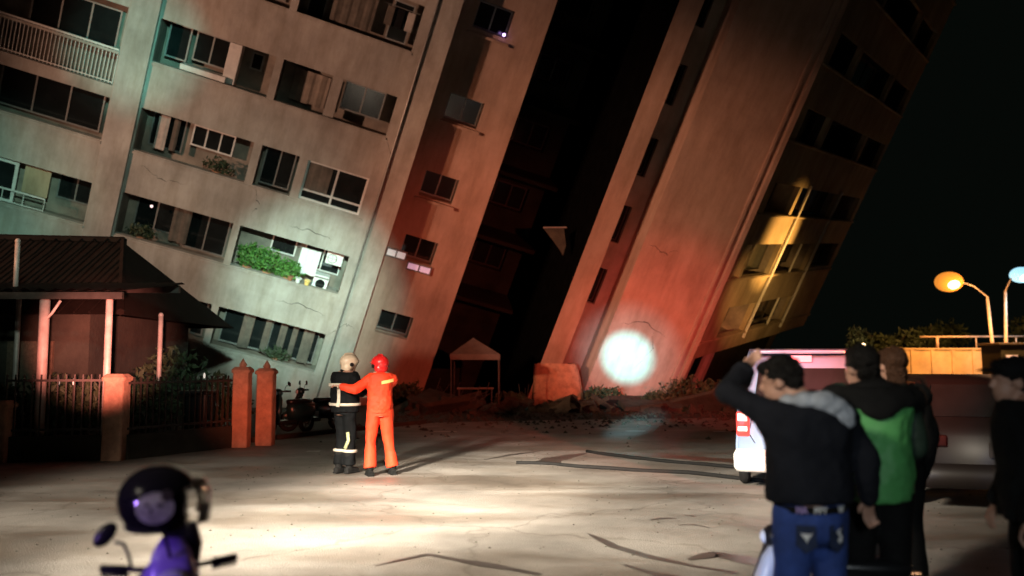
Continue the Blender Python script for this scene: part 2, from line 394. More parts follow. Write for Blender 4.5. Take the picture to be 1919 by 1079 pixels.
def recess(q, tr, depth=1.25, d0=.22, m=None, name='balcony_recess'):
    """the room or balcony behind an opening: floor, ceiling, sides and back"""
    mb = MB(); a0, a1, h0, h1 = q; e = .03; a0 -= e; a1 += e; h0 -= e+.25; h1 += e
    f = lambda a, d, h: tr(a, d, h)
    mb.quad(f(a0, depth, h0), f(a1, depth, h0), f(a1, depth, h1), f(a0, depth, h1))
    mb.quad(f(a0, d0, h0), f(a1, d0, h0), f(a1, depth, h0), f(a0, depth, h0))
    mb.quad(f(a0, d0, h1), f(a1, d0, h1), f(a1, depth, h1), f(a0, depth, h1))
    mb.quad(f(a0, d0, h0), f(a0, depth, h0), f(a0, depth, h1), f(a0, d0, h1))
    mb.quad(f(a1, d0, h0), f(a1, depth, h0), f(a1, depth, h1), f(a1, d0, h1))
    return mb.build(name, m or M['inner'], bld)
def win(a0, a1, h0, h1, tr, d=1.2, cols=2, low=0, fm=None, fw=.05, gm=None, open_=False):
    """sliding window: frame part with a pane sub-part"""
    fm = fm or M['grey_frame']; mb = MB()
    def bar(x0, x1, y0, y1, dd=.06):
        p = [tr(x, z, y) for x, z, y in ((x0, d-dd, y0), (x1, d-dd, y0), (x1, d-dd, y1), (x0, d-dd, y1), (x0, d, y0), (x1, d, y0), (x1, d, y1), (x0, d, y1))]
        v = [mb.bm.verts.new(q) for q in p]
        for f in ((0, 1, 2, 3), (4, 7, 6, 5), (0, 4, 5, 1), (1, 5, 6, 2), (2, 6, 7, 3), (3, 7, 4, 0)): mb.bm.faces.new([v[k] for k in f])
    bar(a0, a1, h0, h0+fw); bar(a0, a1, h1-fw, h1); bar(a0, a0+fw, h0+fw, h1-fw); bar(a1-fw, a1, h0+fw, h1-fw)
    for k in range(1, cols):
        x = a0+(a1-a0)*k/cols; bar(x-fw/2, x+fw/2, h0+fw, h1-fw, .055)
    if low: bar(a0+fw, a1-fw, h0+low-fw/2, h0+low+fw/2, .05)
    w = mb.build('window', fm, bld)
    g = MB(); g.quad(tr(a0+.01, d-.02, h0+.01), tr(a1-.01, d-.02, h0+.01), tr(a1-.01, d-.02, h1-.01), tr(a0+.01, d-.02, h1-.01))
    g.build('pane', gm or M['glass'], w, rep=False)
    return w
def drape(a0, a1, h0, h1, tr, d, m, amp=.03, waves=None, name='curtain'):
    mb = MB(); n = max(8, int((a1-a0)*24)); ph = random.random()*6; w = waves or (a1-a0)*9
    prev = None
    for i in range(n+1):
        t = i/n; a = a0+(a1-a0)*t; z = d+amp*math.sin(ph+t*w*2)+amp*.5*math.sin(ph*2+t*w*5.1); sag = .04*noise.noise(Vector((a*3, ph, 0)))
        cur = (mb.bm.verts.new(tr(a, z, h0+sag)), mb.bm.verts.new(tr(a, z*.5+d*.5, h1)))
        if prev: mb.bm.faces.new((prev[0], cur[0], cur[1], prev[1]))
        prev = cur
    return mb.build(name, m, bld, smooth=True, rep=False)
def rail(a0, a1, h0, h1, tr, d=-.03, step=.115, m=None):
    mb = MB(); c = lambda a, h: tr(a, d, h)
    mb.tube([c(a0, h1), c(a1, h1)], .035, 6); mb.tube([c(a0, h0+.06), c(a1, h0+.06)], .02, 6)
    n = int((a1-a0)/step)
    for i in range(n+1):
        a = a0+(a1-a0)*i/n; mb.tube([c(a, h0), c(a, h1)], .014, 5)
    return mb.build('balustrade', m or M['white_frame'], bld)

PITCHF = 2.955; TOP = 27.5; BOT = -9
rows = [(1.15, 2.72), (4.33, 5.82), (7.32, 8.75), (10.3, 11.68), (13.25, 14.75), (16.2, 17.7), (19.15, 20.65), (22.1, 23.6)]
holes = []
for k, (h0, h1) in enumerate(rows):
    holes.append((-8.87, -5.22, h0, h1))
    if k == 2: holes += [(-4.95, -3.68, h0, h1), (-3.38, -1.25, h0+.02, h1-.02)]
    else: holes.append((-4.98, -1.14, h0, h1))
    lo = h0-1.15 if k == 3 else h0
    holes.append((-13.9, -9.86, lo+.0, h1)); holes.append((-18.2, -14.3, h0, h1)); holes.append((-22.4, -18.6, h0, h1))
wobj, T1 = wall('wall', -23, 0, BOT, TOP, holes, M['facade'])
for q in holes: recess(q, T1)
# thin shadow joint: the rain pipe that runs down the corner pier, and proud storey bands
MB().tube([(-.78, -.07, BOT), (-.78, -.07, TOP)], .035, 8).build('rain_pipe', M['grey_frame'], bld, smooth=True)
for a in (-.02, -9.38):
    pass
MB().box2((-9.8, -.16, BOT), (-8.93, 0.0, TOP), .02).build('pier', M['facade'], bld)
for k, (h0, h1) in enumerate(rows):
    MB().box2((-22.9, -.05, h0-.12), (-9.86, -.003, h0-.04)).box2((-8.88, -.05, h0-.12), (-1.12, -.003, h0-.04)).build('sill_band', M['facade'], bld)
# bays: windows, curtains, odds and ends
def back(k, a0, a1, lo=.0, hi=0, **kw):
    h0, h1 = rows[k]; return win(a0, a1, h0+lo, h1-hi, T1, **kw)
# row 0 (lowest): drapes behind dark glass
back(0, -8.6, -5.4, -.1, .1, d=.9, cols=3); back(0, -4.8, -1.3, -.1, .12, d=.9, cols=4)
for a, b, m in [(-4.1, -3.7, 'curtain'), (-3.3, -3.05, 'curtain'), (-2.75, -2.5, 'curtain'), (-2.3, -2.1, 'curtain'), (-1.9, -1.5, 'curtain'), (-7.2, -6.8, 'curtain'), (-6.2, -5.8, 'curtain')]:
    drape(a, b, rows[0][0]-.05, rows[0][1]-.12, T1, .62, M[m])
# row 1
back(1, -8.6, -7.2, .1, .1, cols=2); back(1, -6.9, -5.4, -.2, .2, cols=2); drape(-7.3, -6.7, rows[1][0], rows[1][1]-.1, T1, .8, M['curtain'])
back(1, -3.9, -3.0, .55, .08, cols=1, fm=M['white_frame']); back(1, -2.7, -1.3, .3, .15, cols=2, fm=M['white_frame'])
MB().box2((-4.9, .25, rows[1][0]-.27), (-1.2, 1.22, rows[1][0]-.2)).build('balcony_floor', M['concrete'], bld)
# row 2
back(2, -7.3, -5.9, .55, .15, cols=3, fm=M['white_frame'], d=.8); back(2, -8.7, -7.6, .05, .1, cols=1)
drape(-8.4, -8.05, rows[2][0]+.1, rows[2][1]-.15, T1, .6, M['curtain2']); drape(-7.9, -7.7, rows[2][0]+.2, rows[2][1]-.15, T1, .55, M['curtain'])
back(2, -4.85, -3.8, 0, .05, cols=2, d=.7)
win(-3.38, -1.25, rows[2][0]+.02, rows[2][1]-.02, T1, d=.14, cols=2, low=.34, fm=M['white_frame'], fw=.07)
drape(-3.3, -2.5, rows[2][0]+.4, rows[2][1]-.1, T1, .09, M['curtain'], amp=.012)
# row 3
back(3, -8.7, -8.0, .2, .05, cols=1, d=.7); back(3, -7.85, -6.75, .35, .05, cols=2, fm=M['grey_frame'], d=.7); back(3, -6.1, -5.7, .6, .2, cols=1)
MB().box2((-8.05, .1, rows[3][0]+.02), (-6.6, .6, rows[3][0]+.2), .02).build('planter_ledge', M['white_frame'], bld)
MB().box2((-6.75, .35, rows[3][0]), (-6.35, .9, rows[3][1]-.05), .02).build('duct', M['white_frame'], bld)
back(3, -2.9, -1.5, .35, .05, cols=2, d=.6); drape(-4.6, -3.4, rows[3][0]+.1, rows[3][1]-.2, T1, .8, M['inner'])
MB().box2((-3.35, .25, rows[3][0]), (-3.0, .6, rows[3][1])).build('partition', M['facade'], bld)
# row 4 (top edge of the picture) and above
back(4, -8.5, -5.5, .1, .2, cols=3); back(4, -4.8, -4.2, -.1, .1, cols=1); back(4, -2.1, -1.4, .1, .1, cols=1, d=.5); drape(-4.0, -2.6, rows[4][0]+.1, rows[4][1]-.1, T1, .8, M['curtain'])
for k in (5, 6, 7): back(k, -8.5, -5.5, .1, .2, cols=3); back(k, -4.7, -1.4, .1, .2, cols=3)
# left bays
rail(-13.85, -9.9, rows[3][0]-1.12, rows[3][0]+.0, T1, d=.05)
back(3, -13.0, -10.3, -.3, .3, cols=3); back(4, -13.4, -10.4, .1, .1, cols=3)
back(2, -13.4, -10.2, 0, .1, cols=3, d=.9, gm=M['glass'])
win(-12.95, -12.2, rows[1][0]-.05, rows[1][1]-.1, T1, d=.3, cols=1, fm=M['white_frame'], fw=.1)
MB().box2((-12.05, .4, rows[1][0]+.4), (-11.25, .46, rows[1][1]-.15)).build('shutter', M['yellow'], bld)
back(1, -11.2, -10.0, .3, .2, cols=2); rail(-13.8, -11.2, rows[1][0]-.02, rows[1][0]+.45, T1, d=.1, step=.6)
back(0, -13, -10, 0, 0, cols=3)
for k in range(8):
    for (a, b) in ((-18.0, -14.5), (-22.2, -18.8)): back(k, a, b, .05, .1, cols=3)
# recessed strip beside the corner (its right wing side)
h2 = [(.62, 1.9, h, h+.95) for h in (2.85, 5.95, 8.45, 11.35, 14.65, 17.6, 20.6, 23.6)]
w2, T2 = wall('wall', 0, 3.15, BOT, TOP, h2, M['tile_red'], s=1.2)
for q in h2: recess(q, T2, depth=.7); win(q[0]+.02, q[1]-.02, q[2]+.02, q[3]-.02, T2, d=.5, cols=2)
for h in (8.3, 11.2, 14.4): MB().box2((.5, 1.0, h), (2.0, 1.197, h+.1)).build('window_ledge', M['tile_red'], bld)
# lit bathroom strip and an air conditioner
win(.12, .9, 5.9, 6.25, T2, d=-.02, cols=2, fm=M['grey_frame'], gm=mat('lit_pane', (.8, .8, .8), .4, var=.2, scale=4, emit=(.75, .75, .72), estr=.35))
win(1.0, 1.95, 5.62, 5.95, T2, d=-.03, cols=2, fm=M['grey_frame'], gm=mat('lit_violet_pane', (.8, .75, .85), .4, var=.2, scale=4, emit=(.55, .42, .62), estr=.45))
# side walls and the deep courtyard slot
def plane(name, pts, m):
    mb = MB(); mb.quad(*pts); return mb.build(name, m, bld, rep=False)
DEP = 14
MB().box2((-23, .02, TOP), (3.2, DEP, TOP+.4)).build('roof_slab', M['concrete'], bld)
plane('side_wall', [(0, 0, BOT), (0, 1.2, BOT), (0, 1.2, TOP), (0, 0, TOP)], M['facade'])
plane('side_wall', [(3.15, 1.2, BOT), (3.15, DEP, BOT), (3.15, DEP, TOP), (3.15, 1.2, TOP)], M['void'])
plane('side_wall', [(-23, 0, BOT), (-23, DEP, BOT), (-23, DEP, TOP), (-23, 0, TOP)], M['facade'])
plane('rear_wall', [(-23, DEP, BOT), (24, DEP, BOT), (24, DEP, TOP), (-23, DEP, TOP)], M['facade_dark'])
h3 = [(3.9, 6.2, h, h+1.2) for h in (4.4, 7.4, 10.4, 13.4, 16.4, 19.4)]
w3, T3 = wall('courtyard_wall', 3.15, 6.9, BOT, TOP, h3, M['void'], s=9)
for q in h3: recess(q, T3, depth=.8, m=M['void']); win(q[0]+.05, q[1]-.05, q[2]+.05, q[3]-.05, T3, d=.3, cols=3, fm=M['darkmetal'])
for h in (3.2, 6.2, 9.2, 12.2, 15.2, 18.2, 21.2):
    MB().box2((3.15, 6.8, h), (6.9, 9, h+.18)).build('gallery_floor', M['void'], bld)
# right wing: fin, shadow groove, broad blank wall, corner pilaster
wall('wall', 6.9, 7.72, BOT, TOP, [], M['tile_red'])
gh = [(8.0, 8.5, h, h+1.5) for h in (6.3, 8.9, 11.6, 14.4, 17.3, 20.3)]
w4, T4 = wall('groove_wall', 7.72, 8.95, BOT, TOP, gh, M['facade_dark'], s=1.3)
for q in gh: recess(q, T4, depth=.6, m=M['void']); win(q[0]+.02, q[1]-.02, q[2]+.02, q[3]-.02, T4, d=.4, cols=1, fm=M['darkmetal'])
wall('wall', 8.95, 12.5, BOT, TOP, [], M['tile_red'], s=.0)
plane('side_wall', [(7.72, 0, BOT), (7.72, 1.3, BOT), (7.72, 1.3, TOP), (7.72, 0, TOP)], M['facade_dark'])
plane('side_wall', [(8.95, 0, BOT), (8.95, 1.3, BOT), (8.95, 1.3, TOP), (8.95, 0, TOP)], M['tile_red'])
plane('side_wall', [(6.9, 0, BOT), (6.9, 9, BOT), (6.9, 9, TOP), (6.9, 0, TOP)], mat('black_mosaic', (.003, .003, .003), .9, 0, .3, 2, spec=.0))  # courtyard shade put into the wall colour: near black, no gloss
MB().box2((12.1, -.1, BOT), (12.2, -.003, TOP)).box2((12.38, -.16, BOT), (12.58, -.003, TOP), .02).build('pilaster', M['tile_red'], bld)
MB().box2((6.9, .02, TOP), (12.5, DEP, TOP+.4)).build('roof_slab', M['concrete'], bld)
# angled balcony front of the right wing
WA = 16.6
r5 = [(6.3, 7.7), (9.05, 10.5), (11.78, 13.05), (14.7, 16.0), (17.6, 18.9), (20.5, 21.8), (23.4, 24.7)]
h5 = []
for k, (h0, h1) in enumerate(r5):
    if k == 0: h5 += [(2.2, 5.6, h0, h1), (5.9, 11.5, h0, h1)]
    elif k == 1: h5 += [(.8, 1.7, h0, h1), (1.95, 5.6, h0, h1), (5.9, 11.2, h0, h1), (11.6, 15.8, h0+.15, h1)]
    else: h5 += [(1.2, 4.6, h0, h1), (4.95, 11.4, h0, h1), (11.8, 15.9, h0, h1)]
w5, T5 = wall('wall', 0, WA, 5.55, TOP, h5, M['yellow'], s=0, th=46, org=12.5)
for i, q in enumerate(h5):
    recess(q, T5, depth=1.6, m=M['void'] if q[2] > 13.5 else M['inner'])  # upper recesses get the dark shade colour so they look unlit
    win(q[0]+.06, q[1]-.06, q[2]+.05, q[3]-.05, T5, d=.55 if i % 2 else 1.0, cols=max(1, int((q[1]-q[0])/1.6)), fm=M['darkmetal'])
for a in (5.75, 11.3):
    MB().tube([T5(a, -.08, 6.0), T5(a, -.08, 13.2)], .07, 6).build('balcony_post', M['white_frame'], bld)
for (a, h) in ((8.6, 9.05), (8.9, 6.3)):
    MB().tube([T5(a, -.02, h), T5(a, -.02, h+1.45)], .05, 6).build('balcony_post', M['white_frame'], bld)
for k in range(7):
    h0 = r5[k][0]; MB().tube([T5(.3, -.05, h0-.02), T5(WA-.1, -.05, h0-.02)], .06, 6).build('sill_band', M['yellow'], bld)
# undercroft below: set back, open and dark; broken bottom lip
wall('undercroft_wall', .8, WA-1, BOT, 5.55, [], M['void'], s=2.2, th=46, org=12.5)
plane('soffit', [T5(0, 0, 5.55), T5(WA, 0, 5.55), T5(WA, 3, 5.55), T5(0, 3, 5.55)], M['inner'])
for a in (1.3, 3.6):
    MB().tube([T5(a, .4, BOT), T5(a, .4, 5.55)], .22, 8).build('column', M['facade_dark'], bld)
plane('side_wall', [T5(WA, 0, 5.55), Vector((24.5, DEP, 5.55)), Vector((24.5, DEP, TOP)), T5(WA, 0, TOP)], M['facade_dark'])
for k in range(60):
    pass
# ------------------------------------------------------------------ things on the balconies
def leaf_mass(mb, c, rx, ry, rz, n, size, seed=0):
    rnd = random.Random(seed)
    for i in range(n):
        while True:
            v = Vector((rnd.uniform(-1, 1), rnd.uniform(-1, 1), rnd.uniform(-1, 1)))
            if v.length < 1 and (v.length > .35 or rnd.random() < .3): break
        k = .65+.5*noise.noise(v*1.8+Vector((seed, 0, 0)))+.25
        p = Vector(c)+Vector((v.x*rx*k, v.y*ry*k, v.z*rz*k))
        q = Quaternion((rnd.gauss(0, 1), rnd.gauss(0, 1), rnd.gauss(0, 1), rnd.gauss(0, 1))).normalized()
        s = size*rnd.uniform(.6, 1.3)
        vs = [mb.bm.verts.new(p+q @ Vector(w)) for w in ((-s, 0, 0), (0, -.38*s, .1*s), (s, 0, 0), (0, .38*s, .1*s))]
        mb.bm.faces.new(vs)
def shrub(name, label, cat, loc, w, h, n, size, m, seed, group=None, mtx=None, pot=True):
    t = thing(name, label, cat, loc, 0, group, mtx)
    if pot: MB().loft([((0, 0, 0), .11, .11), ((0, 0, .18), .15, .15), ((0, 0, .2), .165, .165), ((0, 0, .22), .165, .165)]).build('pot', M['pot'], t, True)
    st = MB(); rnd = random.Random(seed)
    for i in range(7):
        a = rnd.uniform(0, 6.28); e = Vector((math.cos(a)*w*.6, math.sin(a)*w*.35, h*rnd.uniform(.55, .95)))
        st.tube([(0, 0, .1), e*.5+Vector((0, 0, .08)), e], [.014, .01, .004], 5)
    st.build('stem', M['bark'], t)
    mb = MB(); leaf_mass(mb, (0, 0, h*.6+.05), w, w*.6, h*.5, n, size, seed); mb.build('foliage', m, t, rep=False)
    return t
def onb(a, s, h): return BM @ Matrix.Translation((a, s, h))
H1 = rows[1][0]
for (a, w, hh, sd, lab) in [(-4.45, .55, 1.0, 3, 'dark green balcony shrub at the left end of the planted balcony'), (-3.75, .6, .95, 4, 'broad bright green balcony shrub hanging over the parapet'), (-3.0, .5, .8, 5, 'light green leafy balcony plant beside the floodlit clutter')]:
    shrub('balcony_shrub', lab, 'plant', None, w, hh, 420, .1, M['leaf'], sd, 'shrubs on the planted balcony', onb(a, .3, H1-.2))
mbx = MB(); mbx.box((0, 0, .3), (.55, .45, .6), None, .03)
t = thing('washing_machine', 'white washing machine on the floodlit balcony', 'appliance', mtx=onb(-1.85, .55, H1-.2)); mbx.build('cabinet', M['white'], t)
MB().tube([(0, -.23, .3), (0, -.245, .3)], .17, 20).build('door', M['glass'], t); MB().box((0, -.235, .54), (.5, .02, .06)).build('control_panel', M['grey_frame'], t)
t = thing('outdoor_unit', 'white air conditioner unit on the floodlit balcony wall', 'air conditioner', mtx=onb(-1.6, .6, H1+.85)); MB().box((0, 0, .25), (.6, .28, .45), None, .02).build('casing', M['white'], t)
MB().torus((-.08, -.15, .25), .16, .012, 'Y').box((-.08, -.15, .25), (.32, .01, .012)).box((-.08, -.15, .25), (.012, .01, .32)).build('fan_grille', M['grey_frame'], t)
t = thing('laundry_sheet', 'pale laundry sheet hanging on the floodlit balcony', 'laundry', mtx=onb(-2.45, .35, H1+.3))
drape_ = lambda w, h, m, par, n='cloth': None
mbx = MB(); pr = None
for i in range(15):
    x = -.35+.7*i/14; y = .04*math.sin(i*1.3); cur = (mbx.bm.verts.new((x, y, .03*math.sin(i))), mbx.bm.verts.new((x, y*.3, .95)))
    if pr: mbx.bm.faces.new((pr[0], cur[0], cur[1], pr[1]))
    pr = cur
mbx.build('cloth', M['white'], t, True, rep=False); MB().tube([(-.5, 0, .95), (.5, 0, .95)], .012, 6).build('line', M['grey_frame'], t)
for (a, h, c, lab) in [(-2.9, .0, 'pot', 'small red pot on the floodlit balcony ledge'), (-2.62, .0, 'white', 'small white pot on the floodlit balcony ledge'), (-2.3, .0, 'tapey', 'small yellow pot on the floodlit balcony ledge')]:
    tag(MB().loft([((0, 0, 0), .07, .07), ((0, 0, .14), .1, .1), ((0, 0, .15), .115, .115), ((0, 0, .18), .115, .115)]).build('flower_pot', M[c]), lab, 'pot').matrix_world = onb(a, .1, H1+.005)
for (a, k, lab) in [(-8.1, 1, 'dark leafy plant behind the parapet of the fourth balcony row'), (-6.2, 2, 'dark trailing plant on the balcony left of the two small windows'), (-2.6, 0, 'dark plant on the lowest visible balcony')]:
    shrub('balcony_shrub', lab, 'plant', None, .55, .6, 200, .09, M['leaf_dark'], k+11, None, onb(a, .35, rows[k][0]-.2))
t = thing('clothes_hanger_rail', 'small rail of hanging clothes on the top balcony', 'laundry', mtx=onb(-1.8, .3, rows[4][0]))
MB().tube([(-.6, 0, 1.2), (.6, 0, 1.2)], .012, 6).build('rail', M['grey_frame'], t)
for x, mm in ((-.35, 'curtain'), (0, 'blackcloth'), (.35, 'curtain2')):
    MB().box((x, 0, .85), (.25, .05, .62), None, .02).build('garment', M[mm], t)
t = thing('torn_sheet', 'pinkish torn sheet dangling in the dark gap between the wings', 'sheet', loc=P(1040, 432, 32))
mbx = MB(); mbx.quad((-.45, 0, .1), (.35, .1, .12), (.42, .05, -.55), (-.1, 0, -.35)); mbx.quad((-.1, 0, -.35), (.42, .05, -.55), (.3, 0, -.95), (.15, .02, -.7)); mbx.build('cloth', M['rubble'], t, rep=False)
MB().tube([(-.45, 0, .12), (.45, .1, .14)], .03, 6).build('rod', M['grey_frame'], t)
tag(MB().ball((0, 0, 0), .055, 10).build('indicator_lamp', mat('violet_bulb', (.6, .5, .9), var=.05, emit=(.6, .35, 1), estr=6), smooth=True), 'tiny violet-white lamp glowing on the shaded wall strip', 'lamp').location = B(1.75, 1.1, 14.75)
tag(MB().ball((0, 0, 0), .05, 10).build('indicator_lamp', mat('pink_bulb', (.8, .6, .6), var=.05, emit=(1, .7, .7), estr=1.5), smooth=True), 'tiny pinkish lamp on the dark balcony below the pier', 'lamp').location = B(-8.0, .5, 5.45)

# ------------------------------------------------------------------ rubble at the foot of the block
def chunk(name, c, d, seed, m, label=None, group=None):
    b = bmesh.new(); bmesh.ops.create_cube(b, size=1); bmesh.ops.subdivide_edges(b, edges=b.edges[:], cuts=2, use_grid_fill=True)
    for v in b.verts:
        v.co += noise.noise_vector(v.co*1.7+Vector((seed*3.1, seed, 0)))*.28
        v.co = Vector((v.co.x*d[0], v.co.y*d[1], v.co.z*d[2]))
    mb = MB(); mb.add(b); o = mb.build(name, m); o.location = c; rnd = random.Random(seed)
    o.rotation_euler = (rnd.uniform(-.4, .4), rnd.uniform(-.4, .4), rnd.uniform(0, 3)); tag(o, label, 'rubble', group); return o
rn = random.Random(5)
i = 0
for x0, x1, n in ((-3.2, 2.0, 26), (2.0, 9.0, 34), (9, 15, 22)):
    for k in range(n):
        x = rn.uniform(x0, x1); y = 27.0+(x+3)*.16+rn.uniform(0, 4.2); s = rn.uniform(.15, .65)
        chunk('rubble_chunk', (x, y, s*.18), (s*1.6, s*1.1, s*.7), i, M['rubble'] if k % 3 else M['earth'], 'broken concrete chunk in the rubble along the foot of the leaning block', 'rubble along the foot of the block'); i += 1
def crack(pts, w):
    mb = MB(); prev = None; rnd = random.Random(len(pts)*7+int(w*1e4)); fine = []
    for i in range(len(pts)-1):
        for k in range(7):
            f = k/7; fine.append((pts[i][0]*(1-f)+pts[i+1][0]*f+rnd.uniform(-.05, .05), pts[i][1]*(1-f)+pts[i+1][1]*f+rnd.uniform(-.05, .05)))
    for i, (a, h) in enumerate(fine):
        ww = .45*w*rnd.uniform(.4, 1.3)*math.sin(math.pi*(i+.5)/len(fine)); cur = (mb.bm.verts.new((a, -.006, h-ww)), mb.bm.verts.new((a+ww*.3, -.006, h+ww)))
        if prev: mb.bm.faces.new((prev[0], cur[0], cur[1], prev[1]))
        prev = cur
    mb.build('crack', M['void'], bld, rep=False)
for pts, w in [([(-3.4, 6.3), (-2.6, 6.35), (-1.7, 6.2)], .025), ([(-3.2, 3.5), (-2.2, 3.6), (-1.2, 3.35)], .025), ([(-1.1, 2.7), (-.6, 3.3), (-.2, 3.2)], .03), ([(-5.1, 1.1), (-5.6, .5), (-5.4, -.4)], .04), ([(-8.9, 4.3), (-9.3, 3.6), (-9.0, 3.0)], .035),
               ([(-4.9, 7.3), (-4.6, 6.7), (-4.8, 6.0)], .03), ([(9.3, 6.2), (10.2, 6.6), (11.4, 6.1)], .035), ([(10.5, 4.6), (10.9, 5.6), (10.6, 6.4)], .03), ([(9.2, 9.5), (9.9, 9.3), (10.4, 9.6)], .03), ([(-8.5, 6.9), (-7.8, 6.6), (-6.9, 6.7)], .02), ([(-1.1, 10.2), (-.7, 9.6), (-.75, 8.9)], .025)]: crack(pts, w)
for k in range(15):
    rnd = random.Random(900+k); x = rnd.uniform(-3, 12); L_ = rnd.uniform(.9, 2.4)
    t = thing('broken_slab', 'tilted broken slab with bent bars in the rubble at the foot of the block', 'slab', (x, 28.4+(x+3)*.16+rnd.uniform(-.4, 2.2), .15), rnd.uniform(0, 3), 'broken slabs in the rubble')
    t.rotation_euler = (rnd.uniform(-.6, .6), rnd.uniform(-.7, .7), rnd.uniform(0, 3))
    wobble(MB().box((0, 0, 0), (L_, L_*.6, .16), None, .01).build('slab', M['rubble'], t), .05, 2, k)
    mb = MB()
    for j in range(4):
        y = -L_*.2+j*L_*.13; mb.tube([(L_*.45, y, 0), (L_*.5+.2, y+rnd.uniform(-.1, .1), .05), (L_*.5+.4, y+rnd.uniform(-.2, .2), rnd.uniform(.1, .45))], .012, 5)
    mb.build('bent_bars', M['darkmetal'], t)
mb = MB(); rnd = random.Random(12)
for k in range(2600):
    if k < 900: x, y, sz = rnd.uniform(-9, 9), rnd.uniform(5, 16), rnd.uniform(.006, .018)
    else: y = 29.5-abs(rnd.gauss(0, 4)); x = rnd.uniform(-4, 13); sz = rnd.uniform(.02, .09)
    if y < 4 or (y < 23 and x < -4.5 and y > 13): continue
    a = rnd.uniform(0, 6.28); v = [mb.bm.verts.new((x+math.cos(a+q*1.57)*sz*rnd.uniform(.6, 1.3), y+math.sin(a+q*1.57)*sz*rnd.uniform(.6, 1.3), 0)) for q in range(4)]
    tp = mb.bm.verts.new((x, y, sz*.8))
    for q in range(4): mb.bm.faces.new((v[q], v[(q+1) % 4], tp))
o = mb.build('grit', M['rubble'], rep=False); o['kind'] = 'stuff'; tag(o, 'scattered grit and crumbs of concrete on the road', 'grit')
# upright stump of crushed pillar under the fin
t = thing('pillar_stump', 'orange-lit crushed pillar stump at the foot of the right wing', 'pillar', loc=(0, 0, 0))
c = P(1047, 748, 32.6); b = MB()
b.loft([((c.x, c.y+.9, -.1), .98, .8, 0, .3), ((c.x, c.y+.9, .5), .96, .8, 0, .3), ((c.x-.06, c.y+.9, 1.2), .9, .75, 0, .3), ((c.x-.08, c.y+.9, 1.62), .82, .7, 0, .3)], 28)
wobble(b.build('stump', M['brick'], t), .06, 1.5)
# low scrub at the wreck's edge
for k, (px_, py_, w, h) in enumerate([(1130, 758, .8, .7), (1300, 752, 1.2, 1.0), (1360, 756, 1.0, .9), (760, 752, .8, .8), (1230, 752, .7, .5), (960, 748, .7, .5)]):
    q = P(px_, 700, 31.2); q.z = 0; labs = ['scrubby bush right of the crushed pillar stump', 'dark bush at the right corner of the leaning block', 'dark bush left of the white van', 'dark bush behind the firefighter in orange', 'low scrub under the blue-lit spot', 'low scrub left of the crushed pillar stump']
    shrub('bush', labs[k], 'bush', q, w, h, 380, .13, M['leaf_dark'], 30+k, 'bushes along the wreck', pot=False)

# canopy tent inside the gap
c = P(892, 660, 31); t = thing('canopy_tent', 'small pink-lit canopy tent in the dark gap beside the left wing', 'tent', (c.x, c.y, 0))
mb = MB(); z0 = 1.95; zp = 2.55; w = .88
cs = [Vector((-w, -w, z0)), Vector((w, -w, z0)), Vector((w, w, z0)), Vector((-w, w, z0))]; ap = Vector((-.1, 0, zp))
for k in range(4):
    a_, b_ = cs[k], cs[(k+1) % 4]; mid = (a_+b_)/2
    v = [mb.bm.verts.new(q) for q in (a_, b_, ap)]; mb.bm.faces.new(v)
    mb.quad(a_, b_, b_-Vector((0, 0, .2)), a_-Vector((0, 0, .2)))
mb.build('roof_cloth', M['fabric_white'], t, rep=False)
for q in cs: MB().tube([(q.x*.95, q.y*.95, 0), (q.x*.95, q.y*.95, z0)], .025, 6).build('leg', M['darkmetal'], t)
t = thing('folding_table', 'dim folding table standing under the canopy tent', 'table', (c.x, c.y-.3, 0))
MB().box((0, 0, .74), (1.3, .6, .05), None, .01).build('table_top', M['inner'], t)
for x in (-.58, .58):
    for y in (-.25, .25): MB().tube([(x, y, 0), (x, y, .72)], .02, 6).build('leg', M['darkmetal'], t)

# ------------------------------------------------------------------ left: garden house, canopy, posts, fence
t = thing('garden_house', 'dark low house with hipped roof behind the fence', 'house', (-13.5, 20.5, 0))
MB().box2((-6, -2.5, 0), (4.6, 3, 2.7)).build('wall', M['earth'], t)
mb = MB(); e = [Vector(p) for p in ((-7, -3.3, 2.62), (5.6, -3.3, 2.62), (5.6, 3.8, 2.62), (-7, 3.8, 2.62))]; r1, r2 = Vector((-5, 0, 4.75)), Vector((4.1, 0, 4.55))
mb.quad(e[0], e[1], r2, r1); mb.quad(e[2], e[3], r1, r2); mb.bm.faces.new([mb.bm.verts.new(q) for q in (e[1], e[2], r2)]); mb.bm.faces.new([mb.bm.verts.new(q) for q in (e[3], e[0], r1)])
rf = mb.build('roof', M['roof'], t, rep=False)
mb = MB()
for k in range(40):
    x = -6.8+k*.31
    if x < 5.4:
        tt = 1.0 if -5 < x < 4.1 else (.02+(5.6-x)/1.5 if x >= 4.1 else (x+7)/2)
        mb.tube([Vector((x, -3.32, 2.66)), Vector((x, -3.32+3.3*min(1, tt), 2.66+2.0*min(1, tt)))], .022, 5)
mb.tube([r1+Vector((0, 0, .05)), r2+Vector((0, 0, .05))], .09, 6); mb.tube([r2+Vector((0, 0, .05)), e[1]+Vector((0, 0, .05))], .08, 6)
mb.build('roof_tiles', M['roof'], rf)
for x in (-3.8, -1.2, 1.4): 
    w_ = MB().box((x, -2.53, 1.5), (1.3, .08, 1.1)).build('window', M['grey_frame'], t); MB().box((x, -2.59, 1.5), (1.15, .03, .95)).build('pane', M['glass'], w_)
MB().box((3.4, -2.54, 1.05), (.95, .07, 2.1)).build('door', M['bark'], t)
t = thing('carport_canopy', 'dark corrugated canopy on posts in front of the low house', 'canopy', (0, 0, 0))
mb = MB(); n = 120; prev = None
